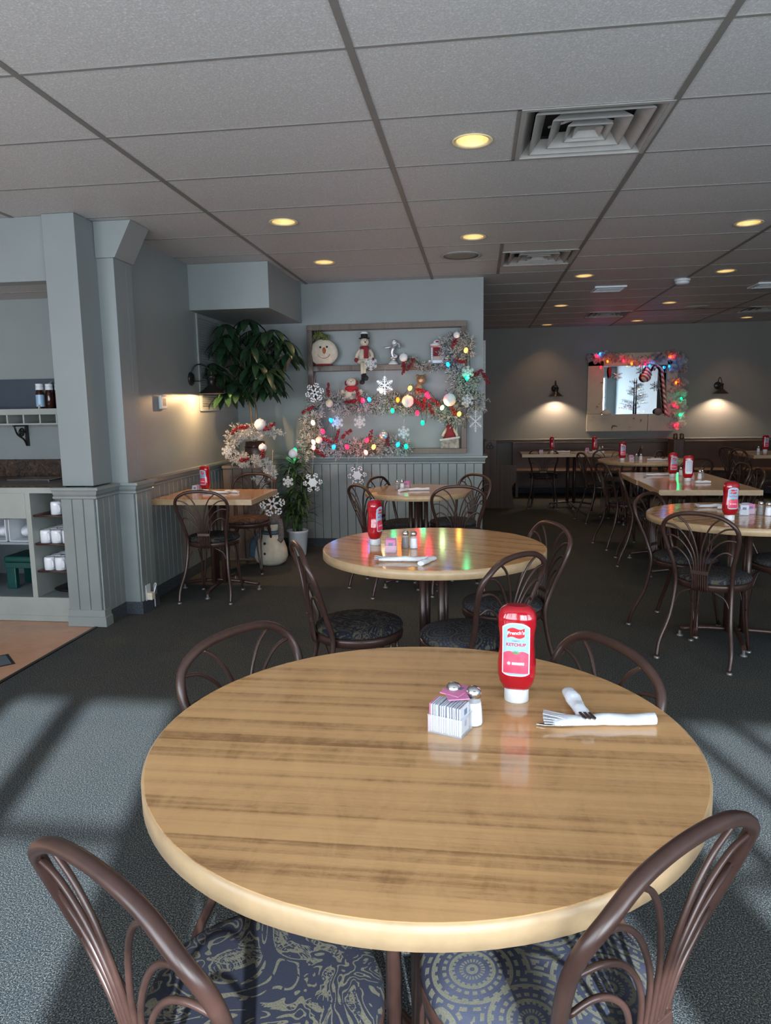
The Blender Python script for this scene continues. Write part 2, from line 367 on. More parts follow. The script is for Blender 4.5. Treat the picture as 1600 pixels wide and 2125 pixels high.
for i in range(len(xs)-1):
    for j in range(len(ys)-1):
        x0, x1, y0, y1 = xs[i], xs[i+1], ys[j], ys[j+1]; mx, my = (x0+x1)/2, (y0+y1)/2
        if x1-x0 < 1e-4 or y1-y0 < 1e-4: continue
        if any(d[0] < mx < d[1] and d[2] < my < d[3] for d in DIFFS): continue
        hit = [l for l in LIGHTS if x0 <= l[0] < x1 and y0 <= l[1] < y1]
        if hit and x1-x0 > 0.2 and y1-y0 > 0.2:
            r = 0.078; cx = min(max(hit[0][0], x0+r+0.012), x1-r-0.012); cy = min(max(hit[0][1], y0+r+0.012), y1-r-0.012)
            LFIX.append((cx, cy)); hole_cell(bm, x0, x1, y0, y1, cx, cy, r, CH)
        else:
            bm.faces.new([bm.verts.new(p) for p in ((x0, y0, CH), (x0, y1, CH), (x1, y1, CH), (x1, y0, CH))])
struct('ceiling', bm, M_CEIL)
bm = BM()
for x in RX:
    if XMIN < x < XMAX: box(bm, x-0.013, x+0.013, YMIN, YMAX, CH-0.004, CH+0.002)
struct('trim_1', bm, M_TEE)
bm = BM()
for y in RY:
    if YMIN < y < YMAX:
        segs = [(XMIN, XMAX)]
        for d in DIFFS:
            if d[2]+0.02 < y < d[3]-0.02:
                segs = [s_ for a, c in segs for s_ in ((a, d[0]), (d[1], c))]
        for a, c in segs: box(bm, a, c, y-0.0075, y+0.0075, CH-0.003, CH+0.002)
box(bm, 0.160, 0.177, 3.182, 3.792, CH-0.003, CH+0.002); box(bm, 0.165, 0.19, 5.622, 6.842, CH-0.003, CH+0.002)
struct('trim_2', bm, M_TEEC)

# recessed downlights
def make_can():
    t = thing('recessed_downlight', 'x', 'ceiling light', (0, 0, CH))
    bm = BM(); lathe(bm, [(0.076, -0.001), (0.092, -0.002), (0.094, -0.005), (0.090, -0.008), (0.076, -0.004), (0.074, 0.0)], 32, cap=False); obj('trim_ring', bm, M_BAFFLE, t)
    bm = BM(); pr = []
    for k in range(15):
        z = k*0.008; r = 0.0755-0.013*k/14; pr += [(r, z), (r-0.0025, z+0.004)]
    lathe(bm, pr+[(0.0, 0.122)], 32, cap=False); obj('baffle', bm, M_BAFFLE, t, fix=False)
    bm = BM(); lathe(bm, [(0.0, 0.060), (0.025, 0.064), (0.045, 0.080), (0.050, 0.10), (0.045, 0.12)], 24, cap=False); obj('bulb', bm, M_CANB, t)
    d = bpy.data.lights.new('downlight_beam', 'SPOT'); d.energy = 20; d.color = (1.0, 0.64, 0.32); d.spot_size = radians(100); d.spot_blend = 0.8; d.shadow_soft_size = 0.04
    o = bpy.data.objects.new('downlight_beam', d); COL.objects.link(o); o.parent = t; o.location = (0, 0, 0.045)
    return t
can = Stock(make_can())
CANL = ['nearest recessed light, beside the large ceiling vent', 'recessed light over the gap between left column and near round tables',
 'recessed light just in front of the grey soffit', 'recessed light straight in front of the round ceiling speaker', 'recessed light right of the second vent, before the small louvre',
 'small recessed light behind the louvre, left aisle row', 'farthest recessed light of the left row, close to the far wall', 'recessed light near the smoke detector, right row middle',
 'farthest recessed light in the row right of the mirror', 'recessed light nearest on the right edge of the photo', 'recessed light right of the smoke detector', 'farthest recessed light at the right edge by the far wall']
order = sorted(LFIX, key=lambda p: 0)
for i, l in enumerate(LIGHTS):
    cx, cy = min(LFIX, key=lambda p: (p[0]-l[0])**2+(p[1]-l[1])**2); can((cx, cy, CH), 0, 'round '+CANL[i], 'recessed downlights in the ceiling')

def diffuser(x0, x1, y0, y1, label):
    cx, cy = (x0+x1)/2, (y0+y1)/2; t = thing('ceiling_vent', label, 'ceiling vent', (cx, cy, CH), 0, 'square ceiling air vents')
    hw, hd = (x1-x0)/2, (y1-y0)/2
    bm = BM(); box(bm, -hw, hw, -hd, hd, 0.10, 0.12); box(bm, -hw, -hw+0.004, -hd, hd, 0, 0.10); box(bm, hw-0.004, hw, -hd, hd, 0, 0.10); box(bm, -hw, hw, -hd, -hd+0.004, 0, 0.1); box(bm, -hw, hw, hd-0.004, hd, 0, 0.1); obj('plenum', bm, M_DARKVOID, t)
    def sq(bm, a, z): return [bm.verts.new((sx*hw*a, sy*hd*a, z)) for sx, sy in ((-1, -1), (1, -1), (1, 1), (-1, 1))]
    def cone(bm, prof):
        r = [sq(bm, a, z) for a, z in prof]
        for p, q_ in zip(r, r[1:]):
            for k in range(4): bm.faces.new((p[k], p[(k+1) % 4], q_[(k+1) % 4], q_[k]))
        return r
    bm = BM(); cone(bm, [(1.0, 0.0), (1.0, -0.006), (0.93, -0.006), (0.93, 0.0), (0.78, 0.055), (0.78, 0.062), (0.94, 0.004), (1.0, 0.0)]); obj('outer_frame', bm, M_DIFF, t)
    for a in (0.80, 0.55, 0.32):
        bm = BM(); cone(bm, [(a, -0.004), (a-0.02, -0.004), (a-0.17, 0.045), (a-0.17, 0.050), (a-0.015, 0.003), (a, -0.004)]); obj('vane_ring', bm, M_DIFF, t)
    bm = BM(); r = cone(bm, [(0.20, 0.0), (0.12, 0.022)]); bm.faces.new(r[1]); obj('centre_plate', bm, M_DIFF, t)
    bm = BM(); tube(bm, [(-0.16, -0.1, 0.075), (0.16, 0.12, 0.075)], 0.006, 6); tube(bm, [(0.16, -0.1, 0.075), (-0.16, 0.12, 0.075)], 0.006, 6); obj('cross_bracket', bm, M_WHITE, t)
for d, l in zip(DIFFS, ['largest square ceiling air vent, nearest the camera', 'second square ceiling air vent, right of the round speaker', 'far square ceiling vent above the mirror aisle', 'far square ceiling vent at right edge of photo']): diffuser(*d, l)
for x, y, l in ((1.35, 7.93, 'small white louvred exhaust grille, left of the smoke detector'), (2.98, 8.05, 'small white louvred exhaust grille at right edge of the photo')):
    t = thing('exhaust_grille', l, 'ceiling vent', (x, y, CH), 0, 'small ceiling louvres')
    bm = BM(); box(bm, -0.16, 0.16, -0.16, -0.135, -0.018, 0.0); box(bm, -0.16, 0.16, 0.135, 0.16, -0.018, 0.0); box(bm, -0.16, -0.135, -0.135, 0.135, -0.018, 0.0); box(bm, 0.135, 0.16, -0.135, 0.135, -0.018, 0.0); obj('grille_frame', bm, M_WHITE, t, 0.004)
    bm = BM()
    for k in range(4): box(bm, -0.135, 0.135, -0.12+k*0.065, -0.075+k*0.065, -0.016, -0.012, rot=Matrix.Rotation(0.35, 3, 'X'))
    obj('louvre_slats', bm, M_WHITE, t)
t = thing('ceiling_speaker', 'round flat grey ceiling speaker with perforated grille', 'speaker', (-0.138, 5.99, CH))
bm = BM(); lathe(bm, [(0.162, -0.001), (0.165, -0.006), (0.150, -0.009), (0.140, -0.006)], 40, cap=False); obj('speaker_ring', bm, M_DIFF, t)
bm = BM(); lathe(bm, [(0.145, -0.004), (0.10, -0.006), (0.0001, -0.007)], 40); obj('speaker_grille', bm, mat('speaker_grille_cloth', (0.20, 0.20, 0.19), 0.7, 0.3, 300), t)
t = thing('smoke_detector', 'round white smoke detector under the far ceiling', 'smoke detector', (1.98, 7.52, CH))
bm = BM(); lathe(bm, [(0.075, 0), (0.075, -0.02), (0.07, -0.024)], 28); obj('detector_base', bm, M_WHITE, t)
bm = BM(); lathe(bm, [(0.066, -0.0245), (0.068, -0.040), (0.050, -0.052), (0.0001, -0.054)], 28); obj('detector_cover', bm, M_WHITE, t)
t = thing('ceiling_speaker', 'faint round ceiling speaker far back over the mirror', 'speaker', (2.745, 9.7, CH)); bm = BM(); lathe(bm, [(0.16, 0), (0.155, -0.008), (0.0001, -0.01)], 32); obj('speaker_grille', bm, M_DIFF, t)

# ------------------------------------------------------------------ floor and walls
bm = BM(); box(bm, -2.455, XMAX, YMIN, YMAX, -0.08, 0.0); struct('floor', bm, M_CARPET)
bm = BM(); box(bm, XMIN, -2.455, YMIN, 7.3, -0.08, -0.002); struct('floor', bm, M_PEACH)
bm = BM(); box(bm, -2.475, -2.452, YMIN, 4.2, -0.01, 0.006); struct('trim_3', bm, M_BLACK, 0.002)
t = thing('floor_inlay', 'blue-grey diamond inlay tile with black border in the peach floor', 'floor tile', (-2.715, 3.525, -0.002), radians(45))
bm = BM(); box(bm, -0.105, 0.105, -0.105, 0.105, 0, 0.0012); obj('border', bm, M_BLACK, t)
bm = BM(); box(bm, -0.088, 0.088, -0.088, 0.088, 0.0012, 0.002); obj('diamond', bm, mat('slate_blue_tile', (0.10, 0.13, 0.16), 0.35), t)
def wallbox(name, x0, x1, y0, y1, z0=0, z1=CH, m_=None):
    bm = BM(); box(bm, x0, x1, y0, y1, z0, z1); return struct(name, bm, m_ or M_WALL)
wallbox('wall_back', -2.40, 0.05, 7.0, 7.14)
wallbox('wall_passage', -0.09, 0.05, 7.14, 11.6)
wallbox('wall_left', -2.62, -2.40, 4.66, 7.14)
wallbox('wall_far', -0.09, XMAX, 11.6, 11.74, m_=M_WALLFAR)
wallbox('wall_right', XMAX, XMAX+0.14, YMIN, 11.74, m_=M_WALLFAR)
wallbox('wall_mirror_fill', 4.4, 4.5, YMIN, 4.6, m_=mat('pale_blue_mirror_fill', (0.50, 0.60, 0.66), 0.5, 0.03, 3))  # added off-camera wall, pale blue for the far mirror to reflect
wallbox('wall_west', XMIN-0.14, XMIN, YMIN-0.14, 7.14)
wallbox('wall_alcove', XMIN, -2.62, 5.0, 5.14)
bm = BM(); box(bm, XMIN, -2.62, 4.42, 5.0, 2.216, 2.25); struct('ceiling', bm, M_CEIL)
bm = BM(); box(bm, -3.34, -2.62, 4.70, 4.715, 2.212, 2.216); struct('trim_4', bm, M_TEEC)
# header over the serving alcove
bm = BM(); box(bm, XMIN, -2.66, 4.30, 4.42, 2.207, CH-0.002); struct('wall_header', bm, M_WALL)
# columns
bm = BM(); box(bm, -2.655, -2.443, 4.26, 4.66, 0.92, CH-0.002); struct('wall_column', bm, M_WALL, 0.003)
bm = BM(); box(bm, -2.50, -2.33, 4.50, 4.66, 0.91, CH-0.002); box(bm, -2.4, -2.33, 4.66, 4.74, 0.91, CH-0.002)
poly = [(-2.44, CH-0.002), (-2.187, CH-0.002), (-2.31, 2.368), (-2.44, 2.368)]
prism(bm, poly, 4.478, 'y', 0.26); struct('wall_pilaster', bm, M_WALL, 0.002)
# soffit
bm = BM(); box(bm, -2.4, -1.712, 5.885, 7.0, 2.222, CH-0.002); struct('wall_soffit', bm, M_WALL)
# front wall with windows
bm = BM(); xs_ = [XMIN]+[v for w_ in WINDOWS for v in w_[:2]]+[XMAX]
for k in range(0, len(xs_), 2): box(bm, xs_[k], xs_[k+1], YMIN-0.14, YMIN, 0, CH)
for x0, x1, z1 in WINDOWS: box(bm, x0, x1, YMIN-0.14, YMIN, 0, WZ0); box(bm, x0, x1, YMIN-0.14, YMIN, z1, CH)
struct('wall_front', bm, M_WALL)
for i, (x0, x1, WZ1) in enumerate(WINDOWS):
    bm = BM(); y0, y1 = YMIN-0.10, YMIN-0.05
    for a, c in [(x0, x0+0.05), (x1-0.05, x1)]+([(-0.98, -0.86), (-1.36, -1.24)] if -2.5 < x0 < -2 else [(x0+(x1-x0)*k-0.028, x0+(x1-x0)*k+0.028) for k in ((0.55,) if x0 < 1 else (0.15, 0.32, 0.49, 0.66, 0.83))]): box(bm, a, c, y0, y1, WZ0, WZ1)
    for a, c in ((WZ0, WZ0+0.05), (WZ1-0.05, WZ1), (1.62, 1.65)): box(bm, x0+0.05, x1-0.05, y0, y1, a, c)
    struct('window_%d' % (i+1), bm, M_WHITE)

# beadboard wainscot built of grooved boards
def beadboard(bm, p0, p1, nrm, z0, z1, pitch=0.083, th=0.012):
    p0, p1, nrm = Vector(p0), Vector(p1), Vector(nrm); L = (p1-p0).length; d = (p1-p0)/L
    n = max(1, round(L/pitch)); w = L/n; g = 0.004
    prof = [(0, th*0.25)]
    for k in range(n):
        a = k*w; prof += [(a+g, th), (a+w-g, th)]
        if k < n-1: prof += [(a+w, th*0.15)]
    prof.append((L, th*0.25))
    lo = [bm.verts.new((p0+d*s+nrm*h).to_tuple()[:2]+(z0,)) for s, h in prof]; hi = [bm.verts.new((p0+d*s+nrm*h).to_tuple()[:2]+(z1,)) for s, h in prof]
    for k in range(len(prof)-1): bm.faces.new((lo[k], lo[k+1], hi[k+1], hi[k]))
def wains(name, segs, z0=0.085, z1=0.85):
    bm = BM()
    for p0, p1, n_ in segs: beadboard(bm, p0, p1, n_, z0, z1)
    o = obj(name, bm, M_WAIN, fix=False); o['kind'] = 'structure'
wains('trim_5', [((-2.395, 7.0, 0), (0.05, 7.0, 0), (0, -1, 0))])
wains('trim_6', [((-2.40, 4.76, 0), (-2.40, 6.99, 0), (1, 0, 0))])
bm = BM()
box(bm, -2.655, -2.425, 4.235, 4.66, 0, 0.85); box(bm, -2.50, -2.305, 4.53, 4.75, 0, 0.85)
struct('wall_plinth', bm, M_WAIN)
wains('trim_7', [((-2.655, 4.235, 0), (-2.425, 4.235, 0), (0, -1, 0)), ((-2.425, 4.235, 0), (-2.425, 4.53, 0), (1, 0, 0)), ((-2.425, 4.53, 0), (-2.305, 4.53, 0), (0, -1, 0)), ((-2.305, 4.53, 0), (-2.305, 4.75, 0), (1, 0, 0))], 0.085, 0.85)
# chair rail cap mouldings: follow a plan path, stepped profile
def rail(name, path, prof, m_=M_TRIM):
    bm = BM(); P = [Vector(p) for p in path]; n = len(P); cols = []
    for i, p in enumerate(P):
        d1 = (P[i]-P[i-1]).normalized() if i > 0 else None; d2 = (P[i+1]-P[i]).normalized() if i < n-1 else None
        n1 = Vector((d1.y, -d1.x)) if d1 else None; n2 = Vector((d2.y, -d2.x)) if d2 else None
        if n1 is None: nn = n2
        elif n2 is None: nn = n1
        else: nn = (n1+n2)/(1+n1.dot(n2))
        cols.append([bm.verts.new((p.x+nn.x*o_, p.y+nn.y*o_, z)) for o_, z in prof])
    for a, c in zip(cols, cols[1:]):
        for k in range(len(prof)-1): bm.faces.new((a[k], c[k], c[k+1], a[k+1]))
    bm.faces.new(cols[0]); bm.faces.new(cols[-1][::-1])
    return struct(name, bm, m_)
PROF = [(0, 0.915), (0.045, 0.915), (0.045, 0.898), (0.030, 0.893), (0.022, 0.870), (0.014, 0.862), (0.024, 0.856), (0.024, 0.845), (0.012, 0.838), (0, 0.832)]
RP = [(-2.70, 4.235), (-2.425, 4.235), (-2.425, 4.53), (-2.305, 4.53), (-2.305, 4.755), (-2.40, 4.755), (-2.40, 7.0), (0.05, 7.0), (0.05, 7.3)]
rail('trim_8', RP, PROF)
BP = [(0, 0.088), (0.014, 0.086), (0.018, 0.0), (0, 0.0)]
rail('baseboard_back', [(-2.425, 4.30), (-2.425, 4.53), (-2.305, 4.53), (-2.305, 4.755), (-2.40, 4.755), (-2.40, 7.0), (0.05, 7.0), (0.05, 11.6), (6.0, 11.6)], BP, M_CARPB)
rail('baseboard_column', [(-2.66, 4.235), (-2.42, 4.235), (-2.42, 4.30)], [(0, 0.11), (0.014, 0.108), (0.016, 0.065), (0.024, 0.062), (0.026, 0), (0, 0)], M_TRIM)
rail('trim_9', [(0.06, 11.6), (6.0, 11.6)], [(0, 0.868), (0.05, 0.868), (0.055, 0.855), (0.03, 0.845), (0.022, 0.815), (0.032, 0.805), (0.032, 0.79), (0, 0.785)], M_WALLFAR)

# wall vent, thermostat, outlet
t = thing('return_air_grille', 'tall white louvred air grille on left wall behind the potted tree', 'wall vent', (-2.40, 6.30, 1.80))
bm = BM(); hw, hh = 0.30, 0.415
for a in ((-hw, -hw+0.035, -hh, hh), (hw-0.035, hw, -hh, hh), (-hw+0.035, hw-0.035, -hh, -hh+0.035), (-hw+0.035, hw-0.035, hh-0.035, hh)): box(bm, 0, 0.014, a[0], a[1], a[2], a[3])
obj('grille_frame', bm, M_TRIM, t, 0.002)
bm = BM()
for k in range(36): z = -hh+0.045+k*0.0208; box(bm, 0.001, 0.010, -hw+0.035, hw-0.035, z, z+0.011, rot=Matrix.Rotation(0.5, 3, 'Y'))
obj('louvre_slats', bm, M_TRIM, t)
t = thing('thermostat', 'small white square thermostat with dark screen on left wall', 'thermostat', (-2.40, 5.235, 1.455))
bm = BM(); box(bm, 0, 0.026, -0.055, 0.055, -0.05, 0.05); obj('housing', bm, M_WHITE, t, 0.008)
bm = BM(); box(bm, 0.0255, 0.0275, -0.026, 0.03, -0.026, 0.030); obj('screen', bm, mat('lcd_screen', (0.20, 0.20, 0.17), 0.3), t)
t = thing('wall_outlet', 'cream electrical outlet low on the pilaster base beside the carpet', 'outlet', (-2.291, 4.60, 0.135))
bm = BM(); box(bm, 0, 0.006, -0.035, 0.035, -0.055, 0.055); obj('outlet_plate', bm, M_WHITE, t, 0.002)
bm = BM(); box(bm, 0.006, 0.045, -0.03, 0.02, -0.05, 0.0); obj('plug', bm, M_CREAM, t, 0.004)
bm = BM(); tube(bm, catmull([(0.04, 0.0, -0.02), (0.05, 0.03, 0.05), (0.02, 0.06, 0.03), (0.02, 0.06, -0.12)]), 0.004, 6); obj('cord', bm, M_WHITE, t)

# barn-style wall lamps
def make_sconce(name_label, loc, rz, energy, color, group=None, reach=0.17, cone=0):
    t = thing('wall_lamp', name_label, 'wall lamp', loc, rz, group)       # local +X points away from the wall
    bm = BM(); tmp = BM(); lathe(bm, [(0.0001, 0), (0.058, 0.0), (0.058, 0.010), (0.045, 0.020), (0.0001, 0.026)], 24); bmesh.ops.rotate(bm, verts=bm.verts, matrix=Matrix.Rotation(pi/2, 3, 'Y')); tmp.free()
    obj('backplate', bm, M_BLACK, t)
    bm = BM(); tube(bm, catmull([(0.015, 0, 0.01), (0.02, 0, 0.07), (0.06, 0, 0.115), (0.12, 0, 0.11), (reach, 0, 0.06), (reach, 0, 0.02)], 8), 0.006, 8); tube(bm, [(0.02, 0, -0.02), (reach-0.02, 0, -0.02)], 0.004, 6); obj('arm', bm, M_BLACK, t)
    bm = BM(); pr = [(0.022, 0.03), (0.034, 0.02), (0.034, 0.005), (0.026, 0.0), (0.028, -0.05), (0.034, -0.06), (0.06, -0.08), (0.088, -0.105), (0.108, -0.122), (0.110, -0.126), (0.105, -0.124), (0.085, -0.108), (0.055, -0.083), (0.03, -0.066), (0.0001, -0.062)]
    lathe(bm, pr, 32, cap=False); o = obj('lamp_shade', bm, M_BLACK, t); o.location = (reach, 0, 0)
    bm = BM(); ball(bm, (0, 0, -0.078), 0.018); o = obj('bulb', bm, M_BULB, t); o.location = (reach, 0, 0)
    d = bpy.data.lights.new('lamp_beam', 'SPOT' if cone else 'POINT'); d.energy = energy; d.color = color; d.shadow_soft_size = 0.012
    if cone: d.spot_size = radians(cone); d.spot_blend = 0.6
    o = bpy.data.objects.new('lamp_beam', d); COL.objects.link(o); o.parent = t; o.location = (reach, 0, -0.113)
    return t
make_sconce('black barn-style wall lamp on left wall beside the potted tree', (-2.40, 5.83, 1.655), 0, 24, (1.0, 0.60, 0.28), reach=0.18)
make_sconce('black barn-style wall lamp left of the framed mirror', (1.205, 11.6, 1.655), -pi/2, 42, (1.0, 0.80, 0.56), 'barn lamps beside the mirror', 0.17, 132)
make_sconce('black barn-style wall lamp right of the framed mirror', (3.64, 11.6, 1.655), -pi/2, 42, (1.0, 0.80, 0.56), 'barn lamps beside the mirror', 0.17, 132)

# ------------------------------------------------------------------ tables
def make_base(t, R=0.29, rot=0.0, h=0.71):
    e = []
    for a in (0, 1):
        bm = BM(); c, s = cos(rot+a*pi/2), sin(rot+a*pi/2); z = 0.075-0.012*a
        tube(bm, catmull([(-R*c, -R*s, 0.045), (-R*0.6*c, -R*0.6*s, 0.062), (0, 0, z), (R*0.6*c, R*0.6*s, 0.062), (R*c, R*s, 0.045)], 4), 0.014, 8); obj('cross_foot', bm, M_BROWN, t)
        for sg in (-1, 1):
            bm = BM(); lathe(bm, [(0.02, 0.0), (0.02, 0.008), (0.008, 0.012), (0.008, 0.034)], 12, sg*R*c, sg*R*s); obj('floor_glide', bm, M_GLIDE, t)
    for k in range(4):
        a = rot+pi/4+k*pi/2; bm = BM(); x, y = 0.062*cos(a), 0.062*sin(a)
        tube(bm, [(x, y, 0.06), (x, y, h)], 0.0165, 12); obj('pedestal_tube', bm, M_BROWN, t)
    bm = BM(); box(bm, -0.16, 0.16, -0.16, 0.16, h-0.008, h); obj('mounting_plate', bm, M_BLACK, t)
def round_table(cx, cy, R, label, rot=0.0, brot=0.6):
    t = thing('round_table', label, 'table', (cx, cy, 0), rot, 'round wooden restaurant tables')
    bm = BM(); lathe(bm, [(R-0.004, 0.711), (R-0.0015, 0.7475), (R-0.004, 0.75)], 96); obj('tabletop', bm, M_TOP, t)
    bm = BM(); lathe(bm, [(R-0.004, 0.710), (R+0.001, 0.712), (R+0.001, 0.7465), (R-0.003, 0.7490)], 96, cap=False)
    obj('edge_band', bm, M_EDGE, t); make_base(t, 0.30, brot); return t
def rect_table(x0, x1, y0, y1, label, grain='x', brot=0.0):
    cx, cy = (x0+x1)/2, (y0+y1)/2; t = thing('rectangular_table', label, 'table', (cx, cy, 0), 0, 'rectangular wooden restaurant tables'); hx, hy = (x1-x0)/2, (y1-y0)/2
    bm = BM(); box(bm, -hx+0.002, hx-0.002, -hy+0.002, hy-0.002, 0.711, 0.75); obj('tabletop', bm, M_TOP if grain == 'x' else M_TOPY, t, 0.001)
    bm = BM()
    for a in ((-hx, hx, -hy, -hy+0.003), (-hx, hx, hy-0.003, hy), (-hx, -hx+0.003, -hy+0.003, hy-0.003), (hx-0.003, hx, -hy+0.003, hy-0.003)): box(bm, *a, 0.710, 0.7485)
    obj('edge_band', bm, M_EDGE, t); make_base(t, min(hx, hy)*0.9, brot); return t
round_table(-0.108, 1.316, 0.521, 'large round light-wood table filling the foreground', 0, 0.75)
round_table(-0.20, 3.24, 0.512, 'round light-wood table in the middle with upside-down ketchup and pink packets', -0.45, 0.3)
round_table(-0.46, 5.52, 0.415, 'round light-wood table nearest the garlanded frame wall', 0.1, 0.5)
round_table(1.51, 4.28, 0.515, 'round light-wood table at right, cut by the photo edge', 0.5, 0.9)
round_table(1.93, 8.60, 0.52, 'round light-wood table in front of the dark pew, below the mirror', 0.2, 0.4)
rect_table(-2.37, -1.61, 4.90, 5.572, 'small rectangular light-wood table against the left wall')
rect_table(1.345, 2.08, 5.49, 6.21, 'near half of the two square tables pushed together at right', 'x')
rect_table(1.335, 2.085, 6.214, 6.95, 'far half of the two square tables pushed together at right', 'x')
rect_table(0.59, 1.95, 9.65, 10.28, 'long dark-lit table before the pew, left of the mirror', 'x')
rect_table(3.35, 4.6, 9.2, 10.1, 'table at the far right edge beside the pew', 'x')

# ------------------------------------------------------------------ chairs
HP = []
def hoop_path():
    H, ty, Wd, fx, fy, wx, wy = 0.822, -0.265, 0.192, 0.19, -0.262, 0.146, -0.150
    Rr = [(fx, fy, 0.012), (fx*.93+wx*.07, fy*.78+wy*.22, .10), (wx*.72+fx*.28, wy*.72+fy*.28, .24), (wx, wy, .42), (wx*.8+Wd*.2, wy*.75+ty*.25, .54), (Wd*.955, wy*.45+ty*.55, .65), (Wd, wy*.22+ty*.78, .725), (Wd*.87, ty*.96+wy*.04, H-.046), (Wd*.52, ty, H-.010), (0, ty, H)]
    return catmull(Rr+[(-a, b_, c) for a, b_, c in Rr[::-1]][1:], 8)
HOOP = hoop_path()
def back_y(x, z):
    best = min((p for p in HOOP if p.z > 0.38 and p.x >= 0), key=lambda p: abs(p.z-z)); 
    k = min(1, abs(x)/max(0.02, best.x)); base = -0.205-0.058*max(0, (z-0.42)/0.38)
    return base*(1-k*k)+best.y*k*k
def make_chair(fabric):
    t = thing('bistro_chair', 'x', 'chair', (0, 0, 0))
    bm = BM(); tube(bm, HOOP, 0.0115, 10); obj('back_hoop', bm, M_BROWN, t)
    sets = [[(.006, .40), (.006, .55), (.013, .63), (.038, .715), (.070, .770), (.108, .801)], [(.017, .40), (.018, .54), (.032, .62), (.075, .70), (.125, .745), (.176, .757)],
            [(.028, .40), (.028, .52), (.046, .60), (.09, .662), (.14, .690), (.186, .686)], [(.039, .40), (.039, .48), (.058, .56), (.094, .607), (.132, .624), (.163, .606)]]
    for sg in (-1, 1):
        for s in sets:
            bm = BM(); tube(bm, catmull([(sg*x, back_y(x, z), z) for x, z in s], 5), 0.0050, 6); obj('spindle', bm, M_BROWN, t)
    bm = BM(); box(bm, -0.046, 0.046, -0.2245, -0.2085, 0.492, 0.512); obj('spindle_clamp', bm, M_BROWN, t, 0.002)
    bm = BM(); lathe(bm, [(0.180, 0.398), (0.190, 0.400), (0.193, 0.425), (0.190, 0.434), (0.180, 0.436)], 40); obj('seat_ring', bm, M_BROWN, t)
    bm = BM(); lathe(bm, [(0.178, 0.434), (0.190, 0.440), (0.193, 0.450), (0.186, 0.462), (0.160, 0.471), (0.10, 0.477), (0.0001, 0.479)], 48); obj('seat_cushion', bm, fabric, t)
    for sg in (-1, 1):
        bm = BM(); tube(bm, catmull([(sg*.118, .135, .40), (sg*.125, .138, .22), (sg*.155, .156, .012)], 5), 0.0078, 8)
        tube(bm, catmull([(sg*.142, .100, .40), (sg*.146, .115, .22), (sg*.160, .150, .012)], 5), 0.0078, 8); obj('front_leg', bm, M_BROWN, t)
        bm = BM(); tube(bm, catmull([(sg*.145, .108, .25), (sg*.150, .06, .35), (sg*.150, 0, .395)], 6), 0.0045, 6); obj('side_brace', bm, M_BROWN, t)
        bm = BM(); tube(bm, catmull([(sg*.123, .137, .25), (sg*.095, .145, .345), (sg*.04, .15, .392)], 6), 0.0045, 6); obj('front_brace', bm, M_BROWN, t)
        bm = BM(); tube(bm, catmull([(sg*.152, -.165, .28), (sg*.12, -.165, .36), (sg*.06, -.165, .395)], 6), 0.0045, 6); obj('rear_brace', bm, M_BROWN, t)
        for x, y in ((sg*.158, .153), (sg*.19, -.262)):
            bm = BM(); lathe(bm, [(0.016, 0), (0.016, 0.006), (0.010, 0.014)], 12, x, y); obj('foot_glide', bm, M_GLIDE, t)
    return t
cm, cf, cb = Stock(make_chair(M_MED)), Stock(make_chair(M_FLO)), Stock(make_chair(M_FLOB))
GC = 'brown metal bistro chairs with fan backs'
